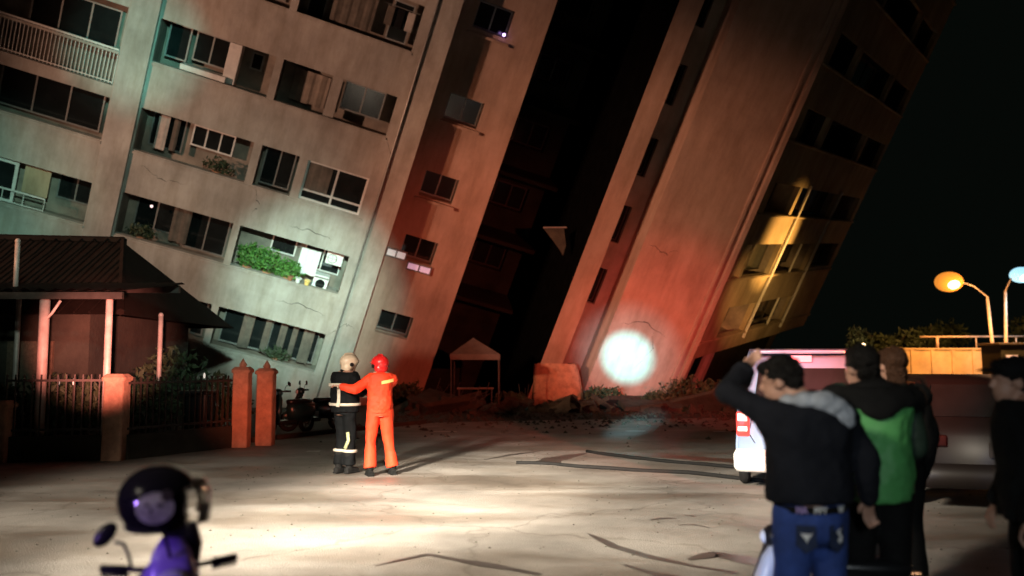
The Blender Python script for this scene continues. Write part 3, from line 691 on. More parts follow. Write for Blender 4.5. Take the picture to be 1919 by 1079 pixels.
for k in range(n+1):
    x = -15+8.35*k/n; z = 2.9+.03*math.sin(k*1.6); cur = (mb.bm.verts.new((x, 14.6, z)), mb.bm.verts.new((x, 17.3, z+.35)))
    if prev: mb.bm.faces.new((prev[0], cur[0], cur[1], prev[1]))
    prev = cur
mb.build('sheeting', M['roof'], t, True, rep=False)
MB().box2((-15, 14.62, 2.74), (-6.7, 14.7, 2.86)).box2((-15, 17.1, 3.05), (-6.7, 17.2, 3.2)).build('beam', M['darkmetal'], t)
for px_, r_, ttop in ((78, .085, 2.74), (200, .06, 2.74)):
    g = P(px_, 700, 14.75); MB().tube([(g.x, 14.75, 0), (g.x, 14.75, ttop)], r_, 12).build('post', M['steel'], t, True)
for x in (-12.6, -9.9): MB().tube([(x, 17.1, 0), (x, 17.1, 3.1)], .05, 10).build('post', M['steel'], t, True)
g = P(95, 590, 14.72); MB().tube([(g.x-.12, 14.72, 2.35), (g.x+.02, 14.72, 2.5), (g.x+.16, 14.72, 2.72)], .025, 6).build('brace', M['steel'], t, True)
g = P(31, 500, 15.5); tag(MB().tube([(g.x, 15.5, 2.95), (g.x, 15.5, 3.85)], .045, 8).ball((g.x, 15.5, 3.87), .05, 8).build('vent_pipe', M['steel'], smooth=True), 'pinkish stub pipe standing above the dark canopy at far left', 'pipe')
g = P(300, 640, 18.2); tag(MB().tube([(g.x, 18.2, 0), (g.x, 18.2, 2.65)], .05, 8).ball((g.x, 18.2, 2.66), .055, 8).build('pole', M['steel'], smooth=True), 'thin pale pole behind the fence, right of the canopy', 'pole')
# gate pillars
def pillar(px_, Y, w, h, label, fin):
    g = P(px_, 700, Y); t = thing('fence_pillar', label, 'pillar', (g.x, g.y, 0), 0, 'rendered pillars of the garden fence')
    MB().loft([((0, 0, 0), w, w, 0, .25), ((0, 0, h), w*.97, w*.97, 0, .25)], 24).build('shaft', M['brick'], t)
    MB().loft([((0, 0, h), w*1.12, w*1.12, 0, .25), ((0, 0, h+.06), w*1.16, w*1.16, 0, .25), ((0, 0, h+.12), w*.8, w*.8, 0, .25)], 24).build('cap', M['brick'], t)
    if fin: MB().loft([((0, 0, h+.1), .05, .05), ((0, 0, h+.16), .08, .08), ((0, 0, h+.24), .03, .03), ((0, 0, h+.28), .01, .01)], 12).build('finial', M['brick'], t, True)
    return t
pillar(221, 14.75, .175, 1.34, 'thick rendered fence pillar beneath the pink steel post', False)
pillar(455, 17.0, .16, 1.45, 'orange-lit fence pillar with finial, left one of the gate pair', True)
pillar(500, 17.4, .17, 1.42, 'browner fence pillar with finial, right one of the gate pair', True)
pillar(8, 14.4, .16, .9, 'low pale stub pillar at the far left of the fence', False)
def fence(p0, p1, h, label):
    a = Vector((*p0, 0)); b = Vector((*p1, 0)); L = (b-a).length; ang = math.atan2(b.y-a.y, b.x-a.x)
    t = thing('metal_fence', label, 'fence', a, ang, 'dark panels of the garden fence')
    MB().box2((0, -.08, 0), (L, .08, .42)).build('base_wall', M['earth'], t)
    mb = MB(); mb.box2((0, -.02, .5), (L, .02, .54)).box2((0, -.02, h-.12), (L, .02, h-.08))
    n = int(L/.13)
    for i in range(n+1): mb.box2((L*i/n-.011, -.012, .42), (L*i/n+.011, .012, h))
    mb.build('bars', M['darkmetal'], t)
    return t
gx = lambda px_, Y: P(px_, 700, Y).x
fence((gx(14, 14.4), 14.4), (gx(203, 14.75), 14.75), 1.45, 'dark barred fence panel left of the thick pillar')
fence((gx(240, 14.8), 14.8), (gx(438, 16.95), 16.95), 1.4, 'dark barred fence panel between the thick pillar and the gate pair')
t = thing('wheelie_bin', 'black wheelie bin behind the dark fence', 'bin', (gx(362, 17.2), 17.6, 0))
MB().loft([((0, 0, .06), .21, .24, 0, .3), ((0, 0, 1.0), .27, .3, 0, .3)], 24).build('body', M['black'], t); MB().box((0, 0, 1.05), (.6, .66, .08), None, .03).build('lid', M['black'], t)
for x in (-.2, .2): MB().torus((x, .24, .1), .07, .03, 'X', 16, 6).build('wheel', M['rubber'], t)
for k, (px_, Y, w, h, lab) in enumerate([(120, 16, .9, 1.3, 'dark hedge bush behind the fence, under the canopy'), (270, 16.4, .8, 1.2, 'dark hedge bush behind the fence, beside the pale pole'), (330, 19, 1.0, 1.9, 'tall dark shrub at the corner of the low house'), (20, 15.6, .9, 1.2, 'dark hedge bush at the far left behind the fence'), (410, 18.6, .7, 1.2, 'dark shrub behind the gate pair')]):
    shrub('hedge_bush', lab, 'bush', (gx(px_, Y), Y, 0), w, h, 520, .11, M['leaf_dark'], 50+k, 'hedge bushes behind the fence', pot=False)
for k, (px_, py_, Y, lab) in enumerate([(383, 704, 17.3, 'tiny bright lamp left of the gate pair'), (110, 716, 15.2, 'tiny pale garden lamp left of the pair behind the fence'), (138, 716, 15.2, 'tiny pale garden lamp right of the pair behind the fence')]):
    q = P(px_, py_, Y); t = thing('garden_lamp', lab, 'lamp', (q.x, q.y, 0)); MB().tube([(0, 0, 0), (0, 0, q.z)], .012, 6).build('stake', M['darkmetal'], t)
    MB().ball((0, 0, q.z), (.022, .022, .06), 8).build('bulb', mat('garden_bulb', (.6, .55, .5), var=.05, emit=(.9, .75, .65), estr=.35 if k else .8), t, True)

# ------------------------------------------------------------------ scooters
def make_scooter(label, body, accent, group=None, mirrors=True):
    """front towards +Y, wheels on z=0"""
    t = thing('scooter', label, 'scooter', group=group)
    for y in (.62, -.6):
        w = MB().torus((0, y, .245), .19, .055, 'X', 32, 10).build('wheel', M['rubber'], t, True)
        rm = MB(); rm.torus((0, y, .245), .135, .018, 'X', 24, 8).tube([(-.05, y, .245), (.05, y, .245)], .035, 12)
        for k in range(5):
            a = k*2*math.pi/5; rm.tube([(0, y, .245), (0, y+math.cos(a)*.135, .245+math.sin(a)*.135)], .016, 6)
        rm.build('rim', M['chrome'], w, True)
    MB().loft([((0, .62, .3), .075, .2), ((0, .6, .42), .09, .19), ((0, .57, .5), .07, .12), ((0, .55, .53), .03, .05)], 20).build('front_mudguard', accent, t, True)
    mb = MB()
    for x in (-.07, .07): mb.tube([(x, .62, .245), (x, .52, .55)], .02, 8)
    mb.tube([(0, .54, .5), (0, .38, .95)], .03, 10); mb.build('fork', M['darkmetal'], t, True)
    MB().loft([((0, .42, .28), .15, .05, 0, .7), ((0, .46, .45), .21, .075, 0, .7), ((0, .44, .62), .22, .08, 0, .7), ((0, .38, .8), .17, .07, 0, .7), ((0, .33, .9), .1, .05, 0, .7)], 24).build('leg_shield', accent, t, True)
    MB().box((0, .12, .28), (.34, .52, .1), None, .03).build('footboard', M['black'], t)
    MB().loft([((0, -.42, .3), .14, .3, 0, .8), ((0, -.42, .45), .19, .42, 0, .8), ((0, -.42, .6), .19, .44, 0, .8), ((0, -.42, .7), .15, .4, 0, .8)], 28).build('rear_body', body, t, True)
    MB().loft([((0, -.36, .69), .14, .38, 0, .8), ((0, -.36, .76), .16, .39, 0, .8), ((0, -.34, .8), .12, .33, 0, .8)], 28).build('saddle', M['black'], t, True)
    MB().box((0, -.88, .62), (.18, .06, .08), None, .02).build('tail_lamp', M['dimred'], t)
    MB().box((0, -.9, .42), (.2, .012, .14)).build('number_plate', M['white_frame'], t)
    MB().ball((0, .34, .96), (.13, .1, .1), 20).build('handlebar_cover', body, t, True)
    MB().ball((0, .425, .955), (.075, .035, .055), 16).build('headlight', M['clearlens'], t, True)
    mb = MB(); mb.tube([(-.29, .24, 1.0), (-.12, .33, 1.0), (.12, .33, 1.0), (.29, .24, 1.0)], .013, 8); mb.build('handlebar', M['darkmetal'], t, True)
    for s in (-1, 1):
        MB().tube([(s*.3, .235, 1.0), (s*.19, .3, 1.0)], .021, 10).build('grip', M['rubber'], t, True)
        MB().tube([(s*.3, .3, .985), (s*.18, .36, .985)], .007, 6).build('brake_lever', M['darkmetal'], t, True)
        if mirrors or s > 0:
            mr = MB().tube([(s*.17, .31, 1.0), (s*.19, .3, 1.08), (s*.21, .29, 1.12), (s*.25, .285, 1.13)], .008, 8).build('mirror', M['black'], t, True)
            MB().ball((s*.29, .28, 1.165), (.065, .02, .04), 16, Matrix.Rotation(s*.9, 4, 'Y')).build('mirror_head', M['black'], mr, True)
    MB().torus((0, .26, .74), .045, .008, 'Z', 14, 6).build('hook', M['darkmetal'], t, True)
    return t
fs = make_scooter('black and lilac scooter in the near left foreground with a helmet on its handlebar', M['lilac'], M['glossblack'], None, mirrors=False)
# facing the viewer, turned slightly; pushed so that its handlebar is where the photo shows it
c = P(292, 1030, 3.45); fs.location = (c.x-.06, c.y+.28, -.0); fs.rotation_euler = (0, 0, R(180+24)); fs.scale = (.84,)*3
for ch in fs.children:
    if ch.name.startswith('mirror'): pass
s2 = make_scooter('dark scooter with pale blue front panel parked behind the man in the black jacket', M['black'], M['palepaint'])
c = P(1530, 1030, 5.0); s2.location = (c.x, c.y, 0); s2.rotation_euler = (0, 0, R(80)); s2.scale = (.68,)*3
s3 = make_scooter('dark teal scooter parked in front of the block, nearer the fence', M['tealpaint'], M['tealpaint'], 'scooters parked by the gate pair')
c = P(540, 780, 20); s3.location = (c.x, 20, 0); s3.rotation_euler = (0, 0, R(150))
s4 = dup(s3); c = P(588, 780, 21); s4.location = (c.x, 21, 0); s4.rotation_euler = (0, 0, R(120)); s4['label'] = 'dark teal scooter parked just left of the two firefighters'

MB().loft([((.0, .36, .84), .10, .05, 0, .8), ((.0, .37, .98), .11, .06, 0, .8), ((.0, .35, 1.08), .085, .05, 0, .8), ((0, .33, 1.14), .05, .03, 0, .8)], 24).build('front_cowl', M['lilac'], fs, True)
MB().loft([((-.04, .30, .95), .08, .05, 0, .8), ((-.05, .3, 1.1), .09, .05, 0, .8), ((-.05, .29, 1.2), .06, .04, 0, .8)], 20).build('instrument_pod', M['black'], fs, True)
# helmet on the foreground scooter
def open_helmet(loc, rotm):
    t = bpy.data.objects.new('motorcycle_helmet', None); col.objects.link(t); tag(t, 'gloss black open-face helmet with lifted clear visor, hung on the scooter', 'helmet')
    t.matrix_world = Matrix.Translation(loc) @ rotm
    b = bmesh.new(); bmesh.ops.create_uvsphere(b, u_segments=40, v_segments=28, radius=1)
    kill = [v for v in b.verts if v.co.z < -.78 or (v.co.y > .78 and v.co.z < .25)]
    bmesh.ops.delete(b, geom=kill, context='VERTS')
    bmesh.ops.scale(b, vec=Vector((.128, .15, .138)), verts=b.verts)
    mb = MB(); mb.add(b); sh = mb.build('shell', M['glossblack'], t, True)
    so = sh.modifiers.new('solid', 'SOLIDIFY'); so.thickness = .02
    b = bmesh.new(); bmesh.ops.create_uvsphere(b, u_segments=32, v_segments=20, radius=1)
    bmesh.ops.delete(b, geom=[v for v in b.verts if v.co.z < -.80 or (v.co.y > .8 and v.co.z < .2)], context='VERTS')
    bmesh.ops.scale(b, vec=Vector((.106, .128, .116)), verts=b.verts)
    mb = MB(); mb.add(b); mb.build('lining', M['blackcloth'], t, True)
    MB().torus((0, -.01, -.098), .1, .012, 'Z', 30, 8).build('rim_trim', M['rubber'], t, True)
    return t
hc = P(297, 936, 3.4)
ht = open_helmet(hc, Matrix.Rotation(R(-68), 4, 'Z') @ Matrix.Rotation(R(4), 4, 'Y'))
mb = MB()   # lifted visor: curved clear sheet seen edge-on at the right
prev = None
for i in range(11):
    u = -1+2*i/10; x = .118*math.sin(u*1.1); y = .075+.1*math.cos(u*1.1)
    cur = [mb.bm.verts.new((x, y+dy, z)) for z, dy in ((.085, -.005), (.03, .018), (-.03, .026), (-.08, .02))]
    if prev:
        for k in range(3): mb.bm.faces.new((prev[k], cur[k], cur[k+1], prev[k+1]))
    prev = cur
mb.build('visor', mat('smoky_visor', (.5, .47, .4), .1, var=.1, trans=.6), ht, True, rep=False)
MB().tube([(-.12, .03, .04), (-.135, .03, .04)], .022, 14).build('hinge', M['darkmetal'], ht); MB().tube([(.12, .03, .04), (.135, .03, .04)], .022, 14).build('hinge', M['darkmetal'], ht)
for s in (-1, 1): MB().tube([(s*.09, .02, -.1), (s*.075, .04, -.17), (s*.03, .05, -.22)], .007, 6).build('strap', M['rubber'], ht, True)
# pale round sticker with dark marks, following the shell
mb = MB(); cz = []
N = 20
def shellpt(u, v, r=1.0):   # u around from +x side, v up
    return Vector((.1395*math.cos(v)*math.cos(u)*r, .1615*math.cos(v)*math.sin(u)*r, .149*math.sin(v)*r))
u0, v0 = R(-4), R(-2)
cc = mb.bm.verts.new(shellpt(u0, v0, 1.012)); ring = [mb.bm.verts.new(shellpt(u0+.44*math.cos(2*math.pi*k/N), v0+.42*math.sin(2*math.pi*k/N), 1.008)) for k in range(N)]
for k in range(N): mb.bm.faces.new((cc, ring[k], ring[(k+1) % N]))
st = mb.build('sticker', mat('pale_lilac_sticker', (.36, .36, .3), .3, 0, .45, 22), ht, True)
mb = MB()
for (du, dv, ru, rv) in ((.1, .1, .07, .045), (-.08, -.03, .035, .06), (-.17, .1, .06, .04)):
    rg = [mb.bm.verts.new(shellpt(u0+du+ru*math.cos(2*math.pi*k/12), v0+dv+rv*math.sin(2*math.pi*k/12), 1.022)) for k in range(12)]; mb.bm.faces.new(rg)
mb.build('sticker_marks', M['black'], st)

# ------------------------------------------------------------------ vehicles
def make_van(loc, rz, label):
    """small van: front towards +Y; its back at y=0"""
    t = thing('minivan', label, 'van', loc, rz)
    W = .84
    secs = [(.0, .3, .68), (.04, .27, .0)]
    prof = [(0, .34), (-.05, .42), (-.06, .6), (-.04, .95), (.02, 1.12), (.16, 1.6), (.3, 1.78), (.7, 1.84), (2.2, 1.82), (2.9, 1.68), (3.6, 1.15), (4.1, .98), (4.2, .7), (4.15, .34)]
    mb = MB(); xs = [(-W, .0), (-W*1.0, 0)]
    rings = []
    for sx_, ins in ((-1, .03), (-1, 0), (1, 0), (1, .03)):
        ring = []
        for (y, z) in prof:
            tuck = .17*max(0, (z-1.0))/.8
            x = sx_*(W-tuck-ins)
            zz = z-(.03 if ins else 0) if z > 1 else z
            ring.append(mb.bm.verts.new((x, y+(.03 if ins and y < .5 else 0), zz)))
        rings.append(ring)
    n = len(prof)
    order = [rings[1], rings[2]]
    for k in range(n): mb.bm.faces.new((order[0][k], order[0][(k+1) % n], order[1][(k+1) % n], order[1][k]))
    mb.bm.faces.new(order[0]); mb.bm.faces.new(list(reversed(order[1])))
    for r_ in (rings[0], rings[3]):
        for v in r_: mb.bm.verts.remove(v)
    bmesh.ops.bevel(mb.bm, geom=[e for e in mb.bm.edges if abs(e.verts[0].co.x-e.verts[1].co.x) < .3 and abs(e.verts[0].co.x) > .5], offset=.045, segments=3, affect='EDGES')
    body = mb.build('body', M['vanpaint'], t, True)
    wm = M['glass']
    mb = MB(); mb.quad((-.6, .012, 1.14), (.6, .012, 1.14), (.53, .142, 1.58), (-.53, .142, 1.58))
    for v in mb.bm.verts: v.co.y -= .012
    mb.build('rear_window', wm, t)
    for s in (-1, 1):
        for (y0, y1) in ((.35, 1.3), (1.4, 2.3), (2.4, 3.1)):
            tk = .17*.14/.8; tk2 = .17*.66/.8
            mb = MB(); mb.quad((s*(W-tk+.006), y0, 1.14), (s*(W-tk+.006), y1, 1.14), (s*(W-tk2+.006), y1-(.35 if y1 > 3 else 0), 1.64), (s*(W-tk2+.006), y0+.05, 1.64)); mb.build('side_window', wm, t)
        lm = MB().box((s*.745, -.035, .86), (.17, .1, .32), None, .03).build('tail_lamp', M['redlens'], t, True)
        MB().box((s*.75, -.088, .95), (.12, .02, .1), None, .008).box((s*.75, -.088, .80), (.12, .02, .06), None, .008).build('lens', M['clearlens'], lm)
        for y in (.75, 3.4):
            wl = MB().torus((s*.76, y, .31), .24, .075, 'X', 30, 10).build('wheel', M['rubber'], t, True); MB().tube([(s*.74, y, .31), (s*.83, y, .31)], .17, 20).build('rim', M['chrome'], wl)
    MB().loft([((0, -.05, .26), .84, .1, 0, .5), ((0, -.08, .32), .87, .13, 0, .5), ((0, -.08, .48), .87, .13, 0, .5), ((0, -.04, .54), .84, .09, 0, .5)], 32).build('bumper', M['white'], t, True)
    MB().box((0, .2, 1.79), (1.2, .26, .05), None, .02).build('roof_spoiler', M['vanpaint'], t, True)
    MB().box((.1, -.075, .78), (.34, .015, .17)).build('number_plate', M['white'], t)
    MB().box((0, .165, 1.70), (.26, .03, .09), None, .01).build('high_brake_lamp', mat('pink_lit_lens', (.8, .3, .35), .3, var=.1, emit=(1, .3, .45), estr=.5), t)
    MB().tube([(-.28, -.075, 1.05), (-.62, -.065, .98), (-.68, -.062, .75), (-.6, -.06, .62)], .006, 6).build('tailgate_seam', M['black'], t)
    return t
c = G(1500, 905); make_van((P(1508, 700, 10.9).x, 11.0, 0), R(-17), 'small pale blue van with white bumper seen from behind, pink light on its roof')
def make_car(loc, rz, label):
    t = thing('parked_car', label, 'car', loc, rz)
    prof = [(0, .35), (-.06, .5), (-.04, .85), (.1, .98), (.25, 1.02), (.6, 1.42), (1.0, 1.5), (2.2, 1.5), (3.1, 1.05), (4.1, .9), (4.35, .7), (4.35, .35)]
    mb = MB(); W = .87; rings = [[mb.bm.verts.new((s*(W-.22*max(0, z-.95)/.55), y, z)) for (y, z) in prof] for s in (-1, 1)]
    n = len(prof)
    for k in range(n): mb.bm.faces.new((rings[0][k], rings[0][(k+1) % n], rings[1][(k+1) % n], rings[1][k]))
    mb.bm.faces.new(rings[0]); mb.bm.faces.new(list(reversed(rings[1])))
    bmesh.ops.bevel(mb.bm, geom=[e for e in mb.bm.edges if abs(e.verts[0].co.x-e.verts[1].co.x) < .3 and abs(e.verts[0].co.x) > .5], offset=.06, segments=3, affect='EDGES')
    mb.build('body', M['carpaint'], t, True)
    mb = MB(); mb.quad((-.68, .27, 1.05), (.68, .27, 1.05), (.6, .58, 1.4), (-.6, .58, 1.4))
    for v in mb.bm.verts: v.co.y -= .02
    mb.build('rear_window', M['glass'], t)
    for s in (-1, 1):
        for (y0, y1, y2, y3) in ((.55, 1.6, 1.6, .85), (1.7, 2.9, 2.2, 1.7)):
            mb = MB(); mb.quad((s*.858, y0, 1.03), (s*.858, y1, 1.03), (s*.72, y2, 1.42), (s*.72, y3, 1.42)); mb.build('side_window', M['glass'], t)
        MB().box((s*.7, -.04, .8), (.26, .08, .13), None, .02).build('tail_lamp', M['dimred'], t)
        for y in (.8, 3.5):
            wl = MB().torus((s*.8, y, .31), .235, .08, 'X', 30, 10).build('wheel', M['rubber'], t, True); MB().tube([(s*.78, y, .31), (s*.86, y, .31)], .17, 20).build('rim', M['chrome'], wl)
        MB().box((s*.97, 2.7, 1.03), (.16, .09, .12), None, .03).build('wing_mirror', M['carpaint'], t)
    MB().loft([((0, -.03, .3), .86, .1, 0, .5), ((0, -.07, .42), .89, .13, 0, .5), ((0, -.05, .56), .87, .1, 0, .5)], 32).build('bumper', M['carpaint'], t, True)
    MB().box((0, -.115, .72), (.36, .012, .16)).build('number_plate', M['darkmetal'], t)
    return t
make_car((P(1812, 700, 10).x, 9.3, 0), R(-16), 'dark brown parked car at the right, between the men and the lit wall')

# ------------------------------------------------------------------ people
def capsule(mb, a, b, ra, rb, n=14, sx=1.0, ax=None):
    a, b = Vector(a), Vector(b)
    mb.ball(a, ra, 14); mb.ball(b, rb, 14); mb.tube([a, a.lerp(b, .5), b], [ra, (ra+rb)/2*1.02, rb], n)
def torso_secs(J, inf=0, top=None, bot=None, bulk=1.0):
    """stacked elliptical sections from hip to neck in the body's own frame (+Y front)"""
    S = [(.0, .155, .115), (.10, .165, .12), (.2, .15, .11), (.3, .155, .115), (.42, .175, .12), (.5, .185, .115), (.55, .15, .095), (.585, .085, .07)]
    out = []
    for z, rx, ry in S: out.append((z, rx*bulk+inf, ry*bulk+inf))
    return out
def frame(p, rz): return Matrix.Translation(p) @ Matrix.Rotation(rz, 4, 'Z')
def person(label, loc, face, J, clothes, hair=None, headturn=0, headtilt=(0, 0), scale=1.0, hat=None, bulk=1.0, lean=0, hairlen=0):
    """J: dict of joints in the person's frame (+Y front, metres, feet at z=0). clothes: dict."""
    t = thing('person', label, 'person', loc, face); t.scale = (scale,)*3
    D = dict(hipL=(-.09, 0, .92), hipR=(.09, 0, .92), kneeL=(-.1, .02, .5), kneeR=(.1, .02, .5), ankL=(-.1, -.02, .09), ankR=(.1, -.02, .09),
             shL=(-.185, 0, 1.4), shR=(.185, 0, 1.4), elL=(-.23, -.03, 1.12), elR=(.23, -.03, 1.12), wrL=(-.22, .06, .87), wrR=(.22, .06, .87), head=(0, .02, 1.6), pel=(0, 0, .92))
    D.update(J); D = {k: Vector(v) for k, v in D.items()}
    up = Vector((math.sin(lean)*0, math.sin(lean), math.cos(lean)))
    def tz(z): return D['pel']+up*z
    def torso(mb, inf, z0=-.1, z1=.6, n=24):
        S = torso_secs(D, inf, bulk=bulk)
        S = [(-.08, .15*bulk+inf, .12*bulk+inf)]+S
        # interpolate to exact limits
        def at(z):
            for i in range(len(S)-1):
                if S[i][0] <= z <= S[i+1][0]:
                    f = (z-S[i][0])/(S[i+1][0]-S[i][0]); return (z, S[i][1]*(1-f)+S[i+1][1]*f, S[i][2]*(1-f)+S[i+1][2]*f)
            return S[0] if z < S[0][0] else S[-1]
        zs = sorted({max(z0, -.08), min(z1, .585), *[q[0] for q in S if z0 < q[0] < z1]})
        mb.loft([(tz(z), at(z)[1], at(z)[2]) for z in zs], n)
    def arm(mb, sd, inf, upto=1.0):
        s, e, w = D['sh'+sd], D['el'+sd], D['wr'+sd]
        capsule(mb, s, e, .055+inf, .042+inf); w2 = e.lerp(w, upto); capsule(mb, e, w2, .042+inf, .030+inf*(1.0))
        mb.ball(s+Vector((0, 0, -.01)), (.07+inf, .075+inf, .07+inf), 14)
    def leg(mb, sd, inf, upto=1.0, flare=0):
        h, k, a = D['hip'+sd], D['knee'+sd], D['ank'+sd]
        capsule(mb, h, k, .088+inf, .06+inf); mb.tube([k, k.lerp(a, .35), k.lerp(a, upto)], [.057+inf, .058+inf, .04+inf+flare], 14); mb.ball(k, .058+inf, 12)
    # body ------------------------------------------------
    mb = MB(); torso(mb, 0); hd = D['head']
    HR = Matrix.Rotation(headturn, 4, 'Z') @ Matrix.Rotation(headtilt[0], 4, 'X') @ Matrix.Rotation(headtilt[1], 4, 'Y')
    def hp(x, y, z): return hd+(HR @ Vector((x, y, z)))
    mb.ball(hp(0, -.012, .025), (.076, .096, .098), 20, HR); mb.ball(hp(0, .028, -.045), (.058, .066, .07), 18, HR); mb.ball(hp(0, .06, -.085), (.03, .025, .024), 10, HR)
    mb.tube([hp(0, .085, .015), hp(0, .104, -.018), hp(0, .106, -.03)], [.009, .014, .014], 8); mb.ball(hp(0, .085, -.055), (.024, .012, .008), 10, HR); mb.ball(hp(0, .082, -.07), (.02, .012, .008), 10, HR)
    for s in (-1, 1):
        mb.ball(hp(s*.078, -.005, -.01), (.012, .022, .032), 10, HR); mb.ball(hp(s*.03, .078, .022), (.02, .012, .008), 8, HR)
    capsule(mb, tz(.54), hp(0, -.02, -.04), .062, .056)
    for sd, sg in (('L', -1), ('R', 1)):
        arm(mb, sd, 0); leg(mb, sd, 0)
        a = D['ank'+sd]; mb.tube([a+Vector((0, -.05, -.04)), a+Vector((0, .06, -.05)), a+Vector((sg*.01, .16, -.06))], [.04, .042, .028], 10)
        # hand: palm + four fingers + thumb, gently curled
        e, w = D['el'+sd], D['wr'+sd]; dr = (w-e).normalized(); side = dr.cross(Vector((0, 0, 1)) if abs(dr.z) < .9 else Vector((0, 1, 0))).normalized()
        hs = D.get('hs'+sd); side = Vector(hs).normalized() if hs is not None else side
        pn = dr.cross(side).normalized()
        palm = w+dr*.05; 
        mb.tube([w, w+dr*.03, w+dr*.09], [(.022, .028), (.014, .038), (.012, .04)], 12, ax=pn)
        for k, (o_, ln) in enumerate(((-.03, .068), (-.01, .078), (.011, .074), (.03, .058))):
            b0 = w+dr*.085+side*o_; b1 = b0+dr*ln*.45+pn*.006; b2 = b1+dr*ln*.3+pn*.018; b3 = b2+dr*ln*.15+pn*.026
            mb.tube([b0, b1, b2, b3], [.0095, .009, .008, .0065], 8)
        b0 = w+dr*.03-side*.034; mb.tube([b0, b0+dr*.025-side*.022, b0+dr*.05-side*.03+pn*.01], [.013, .011, .008], 8)
    body = mb.build('body', M['skin'], t); remesh(body, .009, 3)
    # trousers
    lo = clothes.get('trousers')
    if lo:
        mb = MB(); torso(mb, .012, -.08, .05)
        for sd in 'LR': leg(mb, sd, .022, .93, clothes.get('flare', .02))
        if clothes.get('hem', 0) > 0: mb.ball(D['pel']+Vector((0, -.04, -.06)), (.15, .12, .11), 16)
        o = remesh(mb.build('trousers', lo, t), .012, 5); wobble(o, .014, 7, 1)
    jk = clothes.get('jacket')
    if jk:
        mb = MB(); torso(mb, clothes.get('inf', .035), clothes.get('hem', .0), .56)
        if not clothes.get('sleeves'):
            for sd in 'LR': arm(mb, sd, .028, .96)
        else:
            for sd in 'LR': mb.ball(D['sh'+sd], .08, 12)
        mb.tube([tz(.52), tz(.6)+Vector((0, -.01, 0))], [.085, .072], 16)
        if clothes.get('hemroll'): mb.tube([tz(clothes['hem']), tz(clothes['hem']+.03)], [(.19*bulk, .15*bulk)]*2, 20)
        o = remesh(mb.build(clothes.get('jname', 'jacket'), jk, t), .012, 5); wobble(o, .016, 6, 2); wobble(o, .007, 19, 5)
    if clothes.get('sleeves'):
        for sd in 'LR':
            mb = MB(); arm(mb, sd, .034, .96); o = remesh(mb.build('sleeve', clothes['sleeves'], t), .012, 4); wobble(o, .012, 8, 4)
    sh = clothes.get('shoes', M['blackcloth'])
    for sd, sg in (('L', -1), ('R', 1)):
        a = D['ank'+sd]; bt = clothes.get('boot', 0); mb = MB()
        mb.tube([a+Vector((0, -.07, -.045)), a+Vector((0, .0, -.04)), a+Vector((0, .1, -.05)), a+Vector((sg*.01, .18, -.06))], [.042, .052, .046, .03], 12)
        mb.box(a+Vector((0, .055, -.083)), (.095, .28, .02), None, .008)
        mb.tube([a, a.lerp(D['knee'+sd], .12+bt)], [.052, .056+bt*.09], 12)
        remesh(mb.build('shoe' if not bt else 'boot', sh, t), .008, 3)
    if hair:
        mb = MB(); mb.ball(hp(0, -.022, .04), (.088, .103, .1), 20, HR); mb.ball(hp(0, -.06, -.01-hairlen*.4), (.074, .055, .075+hairlen), 16, HR)
        mb.ball(hp(0, .06, .085), (.06, .04, .03), 12, HR)
        o = remesh(mb.build('hair', hair, t), .007, 2); wobble(o, .012, 22, 3); wobble(o, .007, 70, 8)
    return t, D, tz, torso, leg, arm, hp, HR
M_ = M
# man in the black jacket (near, right of centre): left arm raised to his head, right arm hanging
fy = R(14)
c = P(1512, 760, 4.4)
t1, D, tz, torso, leg, arm, hp, HR = person('man in black jacket with grey hood and blue jeans, hand raised to his head', (c.x, 4.4, 0), fy,
    dict(head=(-.10, .08, 1.555), shL=(-.185, .02, 1.37), elL=(-.35, .17, 1.50), wrL=(-.20, .27, 1.61), hsL=(0, .3, .8), shR=(.185, -.02, 1.36), elR=(.29, -.07, 1.14), wrR=(.325, -.02, .965), pel=(0, 0, .9), hipL=(-.09, 0, .9), hipR=(.09, 0, .9),
         kneeL=(-.11, .02, .48), kneeR=(.12, .02, .48), ankL=(-.12, -.02, .09), ankR=(.15, .03, .09)),
    dict(trousers=M['denim'], jacket=M['navy'], inf=.055, hem=.055, hemroll=True), hair=M['hair'], headturn=R(50), headtilt=(R(-12), 0), bulk=1.08)
mb = MB()
for k in range(12):      # hood thrown back: a draped crescent behind the neck
    pass
for k, (x, y, z, rx, ry, rz_) in enumerate([(-.13, -.05, 1.46, .05, .06, .035), (-.08, -.11, 1.465, .07, .055, .045), (.0, -.14, 1.46, .08, .06, .055), (.05, -.15, 1.43, .08, .055, .055), (.10, -.15, 1.395, .065, .05, .055), (.125, -.15, 1.36, .045, .04, .04), (.12, -.07, 1.44, .05, .06, .04)]):
    mb.ball((x, y, z), (rx, ry, rz_), 14)
wobble(remesh(mb.build('hood', M['greyhood'], t1), .01, 5), .004, 14, 9)
